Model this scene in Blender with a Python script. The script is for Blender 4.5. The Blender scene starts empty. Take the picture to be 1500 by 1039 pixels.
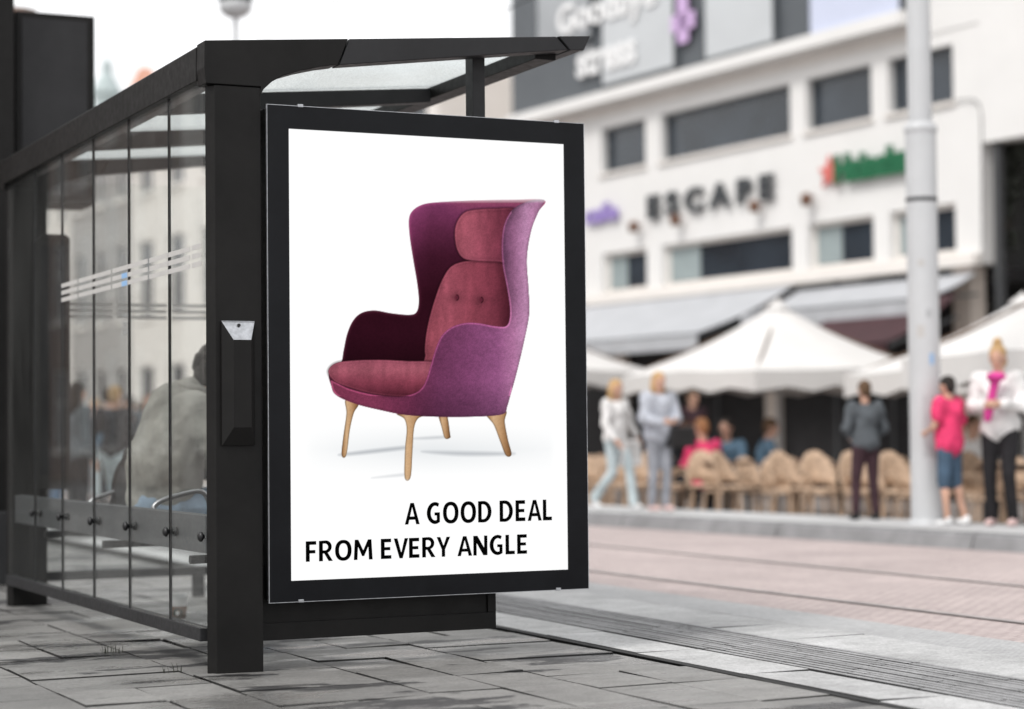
import bpy, bmesh, math, random
import numpy as np
from mathutils import Vector, Matrix
random.seed(7); rng = np.random.default_rng(7)
PI = math.pi
scene = bpy.context.scene
COL = scene.collection
EXPO = 0.45

# ------------------------------------------------------------------ camera geometry (two street vanishing points)
V1 = (-700, 648); V2 = (7200, 572); CX, CY = 750, 519.5
F = math.sqrt(-((V1[0]-CX)*(V2[0]-CX)+(V1[1]-CY)*(V2[1]-CY)))
def cray(x, y): return np.array([x-CX, -(y-CY), -F])
_Y = cray(*V1); _Y /= np.linalg.norm(_Y)
_X = cray(*V2); _X /= np.linalg.norm(_X)
_Z = np.cross(_X, _Y)
RM = np.array([_X, _Y, _Z]); CAM = np.array([0, 0, .9])
def hit(x, y, X=None, Y=None, Z=None):
    d = RM @ cray(x, y)
    t = (X/d[0] if X is not None else Y/d[1] if Y is not None else (Z-.9)/d[2])
    return CAM + t*d
def proj(p):
    c = RM.T @ (np.array(p, float)-CAM); return CX+F*c[0]/-c[2], CY-F*c[1]/-c[2]
# far side of the street runs slightly turned: frame (s along, t across)
L0 = np.array([9.58, 15.04]); U = np.array([-.0815, .9967]); U /= np.linalg.norm(U); N = np.array([U[1], -U[0]])
def FW(s, t, z=0): p = L0+U*s+N*t; return Vector((p[0], p[1], z))
def hitF(x, y, t):
    d = RM @ cray(x, y); p0 = L0+N*t
    k = ((p0-CAM[:2])@N)/(d[:2]@N); P = CAM+k*d
    return (P[:2]-L0)@U, P[2]
FROT = math.atan2(U[1], U[0])      # rotation of the frame whose x axis runs along U

# ------------------------------------------------------------------ helpers
def link(o, parent=None):
    COL.objects.link(o)
    if parent is not None: o.parent = parent
    return o
def tag(o, label=None, cat=None, group=None, kind=None):
    if label: o['label'] = label
    if cat: o['category'] = cat
    if group: o['group'] = group
    if kind: o['kind'] = kind
    return o
def empty(name, loc=(0, 0, 0), rz=0, **k):
    o = bpy.data.objects.new(name, None); o.empty_display_size = .1
    o.location = loc; o.rotation_euler = (0, 0, rz); link(o); return tag(o, **k)
class MB:
    def __init__(s): s.v = []; s.f = []; s.sm = []
    def add(s, vs, fs, smooth=False):
        n = len(s.v); s.v += [tuple(float(c) for c in v) for v in vs]
        s.f += [tuple(i+n for i in f) for f in fs]; s.sm += [smooth]*len(fs); return s
    def box(s, a, b):
        x0, x1 = sorted((a[0], b[0])); y0, y1 = sorted((a[1], b[1])); z0, z1 = sorted((a[2], b[2]))
        return s.add([(x0,y0,z0),(x1,y0,z0),(x1,y1,z0),(x0,y1,z0),(x0,y0,z1),(x1,y0,z1),(x1,y1,z1),(x0,y1,z1)],
                     [(0,3,2,1),(4,5,6,7),(0,1,5,4),(1,2,6,5),(2,3,7,6),(3,0,4,7)])
    def prism(s, pts, d):               # pts: 3D polygon, d: extrusion vector
        n = len(pts); a = [Vector(p) for p in pts]; b = [p+Vector(d) for p in a]
        nrm = Vector((0,0,0))
        for i in range(n): nrm += a[i].cross(a[(i+1) % n])
        if nrm.dot(Vector(d)) > 0: a.reverse(); b.reverse()
        fs = [tuple(range(n)), tuple(range(2*n-1, n-1, -1))]
        for i in range(n):
            j = (i+1) % n; fs.append((j, i, n+i, n+j))
        return s.add(a+b, fs)
    def tube(s, pts, r, seg=10, smooth=True, caps=True):
        pts = [Vector(p) for p in pts]; n = len(pts)
        rr = r if isinstance(r, (list, tuple)) else [r]*n
        vs = []; up = Vector((0,0,1))
        for i, p in enumerate(pts):
            t = (pts[min(i+1,n-1)]-pts[max(i-1,0)]).normalized()
            a = t.cross(up if abs(t.z) < .95 else Vector((1,0,0))).normalized(); b = t.cross(a)
            for k in range(seg):
                an = 2*PI*k/seg; vs.append(p+(a*math.cos(an)+b*math.sin(an))*rr[i])
        fs = []
        for i in range(n-1):
            for k in range(seg):
                k2 = (k+1) % seg; fs.append((i*seg+k, i*seg+k2, (i+1)*seg+k2, (i+1)*seg+k))
        s.add(vs, fs, smooth)
        if caps: s.add(vs[:seg], [tuple(range(seg-1,-1,-1))]); s.add(vs[-seg:], [tuple(range(seg))])
        return s
    def lathe(s, prof, c=(0,0,0), seg=24, smooth=True):
        vs = []; m = len(prof)
        for k in range(seg):
            a = 2*PI*k/seg
            for r, z in prof: vs.append((c[0]+r*math.cos(a), c[1]+r*math.sin(a), c[2]+z))
        fs = []
        for k in range(seg):
            k2 = (k+1) % seg
            for i in range(m-1): fs.append((k*m+i, k2*m+i, k2*m+i+1, k*m+i+1))
        s.add(vs, fs, smooth); return s
    def ell(s, c, r, rot=None, seg=14, ring=9):
        c = Vector(c); vs = [];
        for i in range(1, ring):
            th = PI*i/ring
            for k in range(seg):
                ph = 2*PI*k/seg
                vs.append(Vector((r[0]*math.sin(th)*math.cos(ph), r[1]*math.sin(th)*math.sin(ph), r[2]*math.cos(th))))
        vs += [Vector((0,0,r[2])), Vector((0,0,-r[2]))]
        if rot is not None: vs = [rot @ v for v in vs]
        vs = [v+c for v in vs]; fs = []
        for i in range(ring-2):
            for k in range(seg):
                k2 = (k+1) % seg; fs.append((i*seg+k, (i+1)*seg+k, (i+1)*seg+k2, i*seg+k2))
        t = (ring-1)*seg
        for k in range(seg):
            k2 = (k+1) % seg; fs.append((t, k, k2)); fs.append((t+1, (ring-2)*seg+k2, (ring-2)*seg+k))
        return s.add(vs, fs, True)
    def cap(s, a, b, ra, rb):           # tapered capsule for bodies
        s.tube([a, b], [ra, rb], 12); s.ell(a, (ra,)*3, seg=12, ring=8); s.ell(b, (rb,)*3, seg=12, ring=8); return s
    def build(s, name, mat, parent=None, bevel=0, loc=None, rz=0, **k):
        me = bpy.data.meshes.new(name); me.from_pydata(s.v, [], s.f)
        me.polygons.foreach_set('use_smooth', s.sm); me.materials.append(mat); me.update()
        o = bpy.data.objects.new(name, me); link(o, parent)
        if loc is not None: o.location = loc; o.rotation_euler = (0,0,rz)
        if bevel:
            m = o.modifiers.new('bevel', 'BEVEL'); m.width = bevel; m.segments = 2; m.limit_method = 'ANGLE'
        return tag(o, **k)
FOLD = bpy.data.textures.new('folds', 'CLOUDS'); FOLD.noise_scale = .13; FOLD.noise_depth = 3
def remesh(o, vox, it=6):
    m = o.modifiers.new('remesh', 'REMESH'); m.mode = 'VOXEL'; m.voxel_size = vox; m.use_smooth_shade = True
    m = o.modifiers.new('smooth', 'SMOOTH'); m.factor = .5; m.iterations = it
    if vox > .010 and o.name.split('.')[0] in ('shirt','cardigan','jacket','sweater','tshirt'):
        m = o.modifiers.new('folds', 'DISPLACE'); m.texture = FOLD; m.texture_coords = 'GLOBAL'; m.strength = .05; m.mid_level = .5
    return o

# ------------------------------------------------------------------ materials
def lin(c):
    return [((v/255)/12.92 if v/255 <= .04045 else ((v/255+.055)/1.055)**2.4) for v in c]
class NT:
    def __init__(s, name):
        s.m = bpy.data.materials.new(name); s.m.use_nodes = True; s.t = s.m.node_tree
        s.b = s.t.nodes['Principled BSDF']; s.out = s.t.nodes['Material Output']
    def n(s, ty, **k):
        nd = s.t.nodes.new(ty)
        for a, v in k.items():
            if a.startswith('i_'): nd.inputs[a[2:].replace('_', ' ')].default_value = v
            else: setattr(nd, a, v)
        return nd
    def l(s, a, b): s.t.links.new(a, b)
    def coord(s, scale=(1,1,1), obj=False, rot=(0,0,0)):
        tc = s.n('ShaderNodeTexCoord'); mp = s.n('ShaderNodeMapping'); mp.inputs['Scale'].default_value = scale
        mp.inputs['Rotation'].default_value = rot
        s.l(tc.outputs['Object'], mp.inputs['Vector']); return mp.outputs['Vector']
    def noise(s, scale, vec=None, detail=6, rough=.6):
        nd = s.n('ShaderNodeTexNoise'); nd.inputs['Scale'].default_value = scale
        nd.inputs['Detail'].default_value = detail; nd.inputs['Roughness'].default_value = rough
        if vec is not None: s.l(vec, nd.inputs['Vector'])
        return nd.outputs['Fac']
    def ramp(s, fac, stops):
        r = s.n('ShaderNodeValToRGB'); e = r.color_ramp.elements
        while len(e) < len(stops): e.new(.5)
        for el, (p, c) in zip(e, stops):
            el.position = p; el.color = (*c, 1) if len(c) == 3 else c
        s.l(fac, r.inputs['Fac']); return r.outputs['Color']
    def mix(s, fac, a, b, mode='MIX'):
        m = s.n('ShaderNodeMix', data_type='RGBA', blend_type=mode)
        for inp, v in ((m.inputs[0], fac), (m.inputs[6], a), (m.inputs[7], b)):
            if hasattr(v, 'is_linked'): s.l(v, inp)
            elif isinstance(v, (int, float)): inp.default_value = v
            else: inp.default_value = (*v, 1)
        return m.outputs[2]
    def bump(s, h, strength=.3, dist=.01):
        b = s.n('ShaderNodeBump'); b.inputs['Strength'].default_value = strength; b.inputs['Distance'].default_value = dist
        s.l(h, b.inputs['Height']); s.l(b.outputs['Normal'], s.b.inputs['Normal'])
def simple(name, c, rough=.6, metal=0, var=.15, scale=8, bump=.1, spec=.5, coat=0):
    k = NT(name); v = k.coord()
    f = k.noise(scale, v); f2 = k.noise(scale*9, v)
    a = [x*(1-var) for x in c]; b = [min(1, x*(1+var)) for x in c]
    k.l(k.ramp(f, [(.3, a), (.7, b)]), k.b.inputs['Base Color'])
    r = k.ramp(f2, [(.3, (rough*.85,)*3), (.7, (min(1, rough*1.15),)*3)]); k.l(r, k.b.inputs['Roughness'])
    k.b.inputs['Metallic'].default_value = metal; k.b.inputs['Specular IOR Level'].default_value = spec
    k.b.inputs['Coat Weight'].default_value = coat
    if bump: k.bump(f2, bump, .004)
    return k.m
M = {}
M['steel'] = simple('charcoal_paint', (.0078,.0073,.0070), .5, 0, .38, 3, .08, .18)
M['steel2'] = simple('grey_paint', (.021,.021,.0225), .5, 0, .2, 4, .05, .25)
M['railgrey'] = simple('rail_paint', (.055,.057,.06), .5, 0, .12, 5, .05)
M['black'] = simple('black_plastic', (.006,.006,.007), .45, 0, .2, 8, .05)
M['gasket'] = simple('rubber_seal', (.008,.008,.009), .8, 0, .2, 8, 0)
M['panelglass'] = simple('black_enamel_glass', (.007,.0075,.009), .22, 0, .3, 3, 0, .12)
M['galv'] = simple('galvanised_steel', (.42,.43,.45), .38, .8, .25, 40, .1)
M['chrome'] = simple('chrome', (.38,.38,.39), .38, 1, .05, 5, 0)
M['white'] = simple('white_paint', (.74,.73,.715), .6, 0, .03, 1.2, .05)
M['railgrey2'] = simple('hatch_paint', (.42,.43,.44), .5, 0, .12, 5, .05)
M['whitewarm'] = simple('cream_render', (.74,.70,.66), .7, 0, .05, 1.0, .1)
M['beige'] = simple('beige_render', (.62,.55,.49), .8, 0, .08, 1.0, .1)
M['darkpanel'] = simple('slate_cladding', (.085,.095,.105), .5, 0, .15, .5, 0)
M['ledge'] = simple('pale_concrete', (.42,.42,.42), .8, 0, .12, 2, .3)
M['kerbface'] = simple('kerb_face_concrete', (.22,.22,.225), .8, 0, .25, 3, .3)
M['pole'] = simple('pole_paint', (.50,.51,.52), .45, 0, .06, 2, .05)
M['canvas'] = simple('white_canvas', (.60,.585,.57), .85, 0, .04, 2, .1)
M['awning'] = simple('grey_awning_cloth', (.42,.43,.45), .8, 0, .08, 2, .1)
M['maroon'] = simple('maroon_cloth', (.045,.014,.018), .8, 0, .2, 3, .1)
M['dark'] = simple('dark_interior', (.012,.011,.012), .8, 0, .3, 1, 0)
M['rattan'] = simple('rattan', (.46,.325,.225), .6, 0, .35, 14, .5)
M['wood'] = simple('dark_wood', (.10,.055,.03), .6, 0, .2, 10, .1)
M['brick'] = None
M['lampbrown'] = simple('bronze', (.16,.08,.05), .5, .3, .2, 10, .1)
M['leaf'] = simple('leaf', (.045,.05,.04), .6, 0, .4, 20, 0)
M['tuft'] = simple('grass_blade', (.018,.022,.010), .6, 0, .3, 40, 0)
M['redroof'] = simple('hazy_red_tile', (.46,.24,.17), .8, 0, .2, 2, .2)  # tile red paled, distance haze is put into the colour
M['copper'] = simple('hazy_verdigris', (.36,.42,.42), .6, 0, .2, 2, .1)  # copper green paled to imitate haze over the far spire
M['purple'] = simple('lilac_acrylic', (.30,.22,.52), .5, 0, .05, 2, 0)
M['letters'] = simple('sign_letter_black', (.035,.04,.045), .5, 0, .1, 2, 0)
M['letterw'] = simple('sign_letter_white', (.82,.82,.82), .5, 0, .02, 2, 0)
M['green'] = simple('sign_green', (.0,.115,.042), .45, 0, .1, 2, 0)
M['redstar'] = simple('sign_red', (.60,.13,.11), .45, 0, .1, 2, 0)
M['violet'] = simple('sign_violet', (.58,.40,.66), .5, 0, .05, 2, 0)
M['screen'] = simple('pale_blue_banner', (.56,.60,.74), .5, 0, .04, 1, 0)
M['curtain'] = simple('curtain', (.30,.35,.355), .8, 0, .08, 6, .1)
M['billboard'] = simple('pale_billboard', (.52,.54,.555), .35, 0, .06, .6, 0)
M['billgrey'] = simple('billboard_reflection_grey', (.34,.355,.37), .35, 0, .2, .5, 0)  # grey lightened to imitate a pale reflection on the upper cladding
M['papercup'] = simple('paper_cup', (.85,.84,.82), .6, 0, .04, 20, .05)
M['sleeve'] = simple('card_sleeve', (.20,.11,.07), .8, 0, .15, 60, .1)
M['emblem'] = simple('dark_green_print', (.012,.035,.022), .6, 0, .1, 20, 0)
M['lid'] = simple('plastic_lid', (.80,.80,.78), .3, 0, .02, 20, 0)
M['bag'] = simple('black_leather', (.014,.013,.014), .4, 0, .3, 12, .5)

def wallmat(name, c1, c2, mortar, sc=1.0):
    k = NT(name); v = k.coord((1,1,1)); tc = k.n('ShaderNodeTexCoord')
    sp = k.n('ShaderNodeSeparateXYZ'); k.l(tc.outputs['Object'], sp.inputs[0])
    cb = k.n('ShaderNodeCombineXYZ'); ad = k.n('ShaderNodeMath', operation='ADD')
    k.l(sp.outputs[0], ad.inputs[0]); k.l(sp.outputs[1], ad.inputs[1]); k.l(ad.outputs[0], cb.inputs[0]); k.l(sp.outputs[2], cb.inputs[1])
    b = k.n('ShaderNodeTexBrick'); b.inputs['Scale'].default_value = 4*sc; b.inputs['Mortar Size'].default_value = .02
    b.inputs['Color1'].default_value = (*c1,1); b.inputs['Color2'].default_value = (*c2,1); b.inputs['Mortar'].default_value = (*mortar,1)
    k.l(cb.outputs[0], b.inputs['Vector'])
    f = k.noise(.8, v); k.l(k.mix(.5, b.outputs['Color'], k.ramp(f, [(.3, (.75,)*3), (.7, (1,)*3)]), 'MULTIPLY'), k.b.inputs['Base Color'])
    k.b.inputs['Roughness'].default_value = .85; return k.m
M['brick'] = wallmat('brown_brick', (.22,.13,.10), (.15,.09,.07), (.30,.28,.25))
M['brick2'] = wallmat('ochre_brick', (.44,.37,.31), (.38,.31,.26), (.48,.45,.42))
M['brick3'] = wallmat('grey_brick', (.40,.38,.37), (.32,.31,.30), (.45,.44,.43))

def glassmat(name, tint=(1,1,1), dirt=.05, refl=1.0, dirtcol=(.7,.7,.68), streak=False, ior=1.5):
    k = NT(name); t = k.t
    fr = k.n('ShaderNodeFresnel'); ge = k.n('ShaderNodeNewGeometry'); mr = k.n('ShaderNodeMapRange')
    mr.inputs['To Min'].default_value = ior; mr.inputs['To Max'].default_value = 1/ior     # same reflectance from both sides of the thin pane
    k.l(ge.outputs['Backfacing'], mr.inputs['Value']); k.l(mr.outputs['Result'], fr.inputs['IOR'])
    tr = k.n('ShaderNodeBsdfTransparent'); tr.inputs['Color'].default_value = (*tint, 1)
    gl = k.n('ShaderNodeBsdfGlossy'); gl.inputs['Roughness'].default_value = .015
    m1 = k.n('ShaderNodeMixShader'); mu = k.n('ShaderNodeMath', operation='MULTIPLY'); mu.inputs[1].default_value = refl
    k.l(fr.outputs[0], mu.inputs[0]); k.l(mu.outputs[0], m1.inputs[0]); k.l(tr.outputs[0], m1.inputs[1]); k.l(gl.outputs[0], m1.inputs[2])
    df = k.n('ShaderNodeBsdfDiffuse'); df.inputs['Color'].default_value = (*dirtcol, 1)
    v = k.coord((1,1,.25) if streak else (1,1,1)); f = k.noise(6 if streak else 3, v, 8, .7); f2 = k.noise(90, None, 3, .6)
    r1 = k.ramp(f, [(.35, (dirt*.3,)*3), (.75, (min(1,dirt*2),)*3)])
    r2 = k.ramp(f2, [(.62, (0,)*3), (.74, (min(1,dirt*2.5),)*3)])
    ad = k.n('ShaderNodeMath', operation='ADD', use_clamp=True); k.l(r1, ad.inputs[0]); k.l(r2, ad.inputs[1])
    m2 = k.n('ShaderNodeMixShader'); k.l(ad.outputs[0], m2.inputs[0]); k.l(m1.outputs[0], m2.inputs[1]); k.l(df.outputs[0], m2.inputs[2])
    k.l(m2.outputs[0], k.out.inputs['Surface']); return k.m
M['glass'] = glassmat('shelter_glass', (.985,.995,.99), .012, .50, streak=True)
M['roofglass'] = None
def roofglass():
    k = NT('frosted_roof_glass')
    tr = k.n('ShaderNodeBsdfTranslucent'); tr.inputs['Color'].default_value = (.70,.72,.72,1)
    tp = k.n('ShaderNodeBsdfTransparent'); tp.inputs['Color'].default_value = (.80,.82,.82,1)
    v = k.coord(); f = k.noise(160, v, 4, .75); f2 = k.noise(2.2, v, 5, .6)
    a = k.ramp(f, [(.40, (.30,)*3), (.62, (.85,)*3)])
    d = k.n('ShaderNodeBsdfDiffuse'); k.l(k.ramp(f2, [(.3, (.30,.31,.32)), (.7, (.6,.62,.62))]), d.inputs['Color'])
    m = k.n('ShaderNodeMixShader'); k.l(a, m.inputs[0]); k.l(tp.outputs[0], m.inputs[1]); k.l(tr.outputs[0], m.inputs[2])
    b = k.ramp(k.noise(120, v, 3, .7), [(.52, (.04,)*3), (.70, (.55,)*3)])
    m2 = k.n('ShaderNodeMixShader'); k.l(b, m2.inputs[0]); k.l(m.outputs[0], m2.inputs[1]); k.l(d.outputs[0], m2.inputs[2])
    k.l(m2.outputs[0], k.out.inputs['Surface']); return k.m
M['roofglass'] = roofglass()
M['winglass'] = simple('window_glass', (.024,.032,.042), .10, 0, .6, .5, 0, .6)  # uneven base colour imitates varied reflections in the panes
M['sticker'] = simple('frosted_tape', (.47,.455,.44), .7, 0, .05, 10, 0)
M['bluesticker'] = simple('blue_sticker', (.25,.42,.66), .6, 0, .05, 10, 0)

def pavemat(name, base, amt=.0, bri=1.0, wet=True):
    k = NT(name); v = k.coord()
    at = k.n('ShaderNodeAttribute'); at.attribute_name = 'tone'
    f1 = k.noise(1.3, v, 7, .65); f2 = k.noise(70, v, 8, .85); f3 = k.noise(5, k.coord((1,1.6,1)), 8, .7)
    c = k.ramp(f1, [(.3, [x*.72 for x in base]), (.7, [x*1.15 for x in base])])
    c = k.mix(1, c, at.outputs['Color'], 'MULTIPLY')
    c = k.mix(1, c, k.ramp(f2, [(.32, (.50,)*3), (.68, (1.25,)*3)]), 'MULTIPLY')
    c = k.mix(.6, c, k.ramp(f3, [(.35, (.66,)*3), (.6, (1.08,)*3)]), 'MULTIPLY')
    if wet:
        w = k.noise(1.15, k.coord((.8,2.0,1)), 8, .62)
        wm = k.ramp(w, [(.555, (0,)*3), (.575, (1,)*3)])
        c = k.mix(wm, c, k.mix(1, c, (.17,.17,.18), 'MULTIPLY'))
        sh_ = k.noise(.9, k.coord((1.2,2.4,1)), 6, .6)      # damp film on some stones
        k.l(k.ramp(sh_, [(.50, (.62,)*3), (.60, (.20,)*3)]), k.b.inputs['Roughness'])
    else: k.b.inputs['Roughness'].default_value = .75
    k.l(c, k.b.inputs['Base Color'])
    k.bump(f2, .5, .003); return k.m
M['slab'] = pavemat('wet_stone_slab', (.240,.235,.226))
M['slab2'] = pavemat('pale_stone_slab', (.50,.50,.50), wet=False)
M['ribs'] = pavemat('ribbed_paver', (.34,.34,.345), wet=False)
M['joint'] = simple('joint_dirt', (.012,.011,.010), .9, 0, .4, 20, .3)
M['gap'] = simple('dark_slot', (.012,.012,.012), .9, 0, .3, 20, 0)
def roadmat(name, base, dark, sc, bump=.4):
    k = NT(name); v = k.coord((1,1,1), rot=(0,0,math.radians(2)))
    b = k.n('ShaderNodeTexBrick'); b.inputs['Scale'].default_value = sc; b.inputs['Mortar Size'].default_value = .03
    b.inputs['Color1'].default_value = (*base,1); b.inputs['Color2'].default_value = (*[x*.86 for x in base],1); b.inputs['Mortar'].default_value = (*dark,1)
    k.l(v, b.inputs['Vector'])
    f = k.noise(.9, v, 7, .65); f2 = k.noise(30, v, 6, .8)
    c = k.mix(1, b.outputs['Color'], k.ramp(f, [(.3, (.78,)*3), (.7, (1.08,)*3)]), 'MULTIPLY')
    c = k.mix(.8, c, k.ramp(f2, [(.3, (.6,)*3), (.7, (1.15,)*3)]), 'MULTIPLY')
    k.l(c, k.b.inputs['Base Color']); k.b.inputs['Roughness'].default_value = .8; k.bump(f2, bump, .004); return k.m
M['groove'] = simple('grimy_groove', (.22,.19,.18), .8, 0, .5, 6, .3)
M['oldrail'] = simple('worn_rail', (.30,.27,.265), .6, 0, .3, 6, .1)
M['road'] = roadmat('pink_brick_paving', (.54,.455,.44), (.32,.26,.25), 5)
M['gravel'] = roadmat('grey_granite_setts', (.50,.50,.505), (.34,.34,.34), 14, .9)
M['terrace'] = roadmat('terrace_paving', (.34,.30,.28), (.2,.18,.17), 4)
M['ground'] = roadmat('town_ground', (.33,.31,.30), (.22,.2,.2), 3)

# ------------------------------------------------------------------ ground
def quadsheet(name, pts, z, mat, **k):
    mb = MB(); mb.add([(p[0], p[1], z) for p in pts], [(0,1,2,3)])
    o = mb.build(name, mat, **k)
    if o.data.polygons[0].normal.z < 0: o.data.flip_normals()
    return o
quadsheet('ground', [(-400,-400),(400,-400),(400,600),(-400,600)], -.36, M['ground'], kind='structure')

def tonecol(me, tones):
    a = me.color_attributes.new('tone', 'FLOAT_COLOR', 'CORNER')
    arr = np.repeat(np.array(tones, float), [p.loop_total for p in me.polygons])
    a.data.foreach_set('color', np.stack([arr,arr,arr,np.ones_like(arr)], 1).ravel().astype('f'))
class Slabs:
    def __init__(s): s.mb = MB(); s.t = []
    def slab(s, x0, x1, y0, y1, z, tone, g=.004, ch=.0009, zb=-.06, shear=lambda y: 0, tilt=.0012):
        tx, ty = rng.normal(0, 1, 2)*tilt
        x0 += g*1.25; x1 -= g*1.25; y0 += g; y1 -= g
        zz = lambda a, b: z + tx*a + ty*b
        V = []
        for (ox, oy, dz) in ((0,0,None), (0,0,-ch), (ch,ch,0)):
            for (sx, sy) in ((0,0),(1,0),(1,1),(0,1)):
                x = x1-ox if sx else x0+ox; y = y1-oy if sy else y0+oy
                V.append((x+shear(y), y, zb if dz is None else zz(sx*2-1, sy*2-1)+dz))
        fs = [(8,9,10,11)]
        for L in (0, 4):
            for i in range(4):
                j = (i+1) % 4; fs.append((L+i, L+j, L+4+j, L+4+i))
        s.mb.add(V, fs); s.t += [tone]+[.10]*4+[tone*.8]*4     # flanks coloured far darker so joints read as dark lines
    def build(s, name, mat, **k):
        o = s.mb.build(name, mat, **k); tonecol(o.data, s.t); return o
quadsheet('pavement_bed', [(-3.6,-6),(4.6,-6),(4.6,120),(-3.6,120)], -.030, M['joint'], kind='structure')
S = Slabs()
xs = [1.705-.575*i for i in range(9, 0, -1)] + [1.705, 2.28, 2.855, 3.43, 4.03]
for i in range(len(xs)-1):
    y = -1 + random.random()*.4
    while y < 44:
        L = random.choice((.42,.42,.575,.29)); tone = .80+.32*random.random()
        zz = random.gauss(0, .0015)
        if i == len(xs)-2: L = random.choice((.42,.575))
        if random.random() < .42:
            m = (xs[i]+xs[i+1])/2
            S.slab(xs[i], m, y, y+L, zz, tone); S.slab(m, xs[i+1], y, y+L, random.gauss(0,.0015), .80+.32*random.random())
        else: S.slab(xs[i], xs[i+1], y, y+L, zz, tone, g=.0055)
        y += L
S.build('pavement', M['slab'], kind='structure')
sh = lambda y: .021*(y-7)
quadsheet('drain_slot', [(4.035+sh(-4),-4),(4.075+sh(-4),-4),(4.075+sh(60),60),(4.035+sh(60),60)], .003, M['gap'], kind='structure')
S = Slabs(); y = -2
while y < 50:
    L = .86; S.slab(4.072, 4.36, y, y+L, .006, .92+.14*random.random(), zb=-.03, shear=sh); y += L
y = -2.3
while y < 50:
    L = .62; S.slab(4.86, 5.30, y, y+L, .004, .90+.18*random.random(), zb=-.03, shear=sh); y += L
S.build('kerb_slabs', M['slab2'], kind='structure')
S = Slabs()
nr = 12; w = (4.855-4.365)/nr
for r in range(nr):
    y = -2+random.random()*.3
    while y < 34:
        L = random.choice((.6,.9,1.2))
        S.slab(4.365+r*w, 4.365+(r+1)*w, y, y+L, .009+random.gauss(0,.0006), .86+.22*random.random(), g=.0062, ch=.002, tilt=.0002, zb=-.03, shear=sh); y += L
S.build('ribbed_paving', M['ribs'], kind='structure')
quadsheet('ribbed_bed', [(4.3+sh(-4),-4),(5.33+sh(-4),-4),(5.33+sh(60),60),(4.3+sh(60),60)], -.010, M['joint'], kind='structure')
quadsheet('sett_strip', [(5.305+sh(-4),-4),(5.68+sh(-4),-4),(5.68+sh(70),70),(5.305+sh(70),70)], .002, M['gravel'], kind='structure')
a0 = FW(-30,0); a1 = FW(150,0)
quadsheet('road', [(4.5,-10),(a0.x+.3,a0.y),(a1.x+.3,a1.y),(4.5,150)], -.006, M['road'], kind='structure')
for x in (6.29, 7.75):
    quadsheet('tram_rail', [(x-.03,-5),(x+.03,-5),(x+.03,120),(x-.03,120)], .000, M['oldrail'], kind='structure')
    quadsheet('rail_groove', [(x-.040,-5),(x-.031,-5),(x-.031,120),(x-.040,120)], .001, M['groove'], kind='structure')
# raised far kerb
mb = MB()
prof = [(0,-.02),(.04,.10),(.07,.12),(1.15,.12),(1.15,-.35),(0,-.35)]
A = [FW(-25,t,z) for t,z in prof]; B = [FW(140,t,z) for t,z in prof]
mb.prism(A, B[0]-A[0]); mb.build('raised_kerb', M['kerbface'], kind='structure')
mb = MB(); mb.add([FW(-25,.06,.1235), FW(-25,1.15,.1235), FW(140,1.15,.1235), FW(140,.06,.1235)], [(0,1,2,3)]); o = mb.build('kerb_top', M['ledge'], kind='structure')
if o.data.polygons[0].normal.z < 0: o.data.flip_normals()
mb = MB(); s = -24
while s < 60:                                     # joints of the kerb stones
    mb.prism([FW(s,-.001,-.0),FW(s,.0385,.101),FW(s,.0695,.1245),FW(s,1.15,.1245),FW(s,1.15,.05),FW(s,.1,-.0)], FW(s+.005,0)-FW(s,0)); s += 2.4
mb.build('kerb_joints', M['joint'], kind='structure')
def terr(t): return 0 if t < 1.3 else -.25*min(1, (t-1.3)/2.7)
mb = MB()
ts = [1.15,1.3,4.0,30]; V = []
for t in ts: V += [FW(-25,t,terr(t)-.004), FW(140,t,terr(t)-.004)]
mb.add(V, [(0,2,3,1),(2,4,5,3),(4,6,7,5)]); mb.build('terrace', M['terrace'], kind='structure')
def onground(px, py):
    """walk along the pixel's ray until it meets the far pavement"""
    d = RM @ cray(px, py)
    for k in np.linspace(8, 90, 8000):
        P = CAM+d/np.linalg.norm(d)*k; t = (P[:2]-L0)@N
        g = -.006 if t < 0 else .12 if t < 1.15 else terr(t)
        if P[2] <= g: return Vector((P[0], P[1], g))
    return Vector(P)

# ------------------------------------------------------------------ bus shelter
YP = 7.62          # plane of the near end frame
XB = 2.341         # plane of the back wall
YE = 11.36         # far end
def hp(x, y, Y=YP): return Vector(hit(x, y, Y=Y))
SH = empty('bus_shelter', (XB, YP, 0), label='charcoal steel and glass bus shelter on the stone pavement', cat='bus shelter')
def local(o): o.matrix_parent_inverse = Matrix.Translation((-XB, -YP, 0)); return o
def sb(mb, name, mat, bevel=.003, **k): return local(mb.build(name, mat, SH, bevel, **k))
xl, xr = 2.372, 2.556
# corner posts with a chamfered street corner
def post(y0, y1):
    mb = MB(); mb.prism([(XB+.008,y0+.05,0),(xl,y0,0),(xr,y0,0),(xr,y1,0),(XB+.085,y1,0),(XB+.020,y0+.062,0)], (0,0,2.235)); return mb
sb(post(YP, YP+.16), 'corner_post', M['steel'])
sb(post(YE-.12, YE+.04), 'corner_post', M['steel'])
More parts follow.
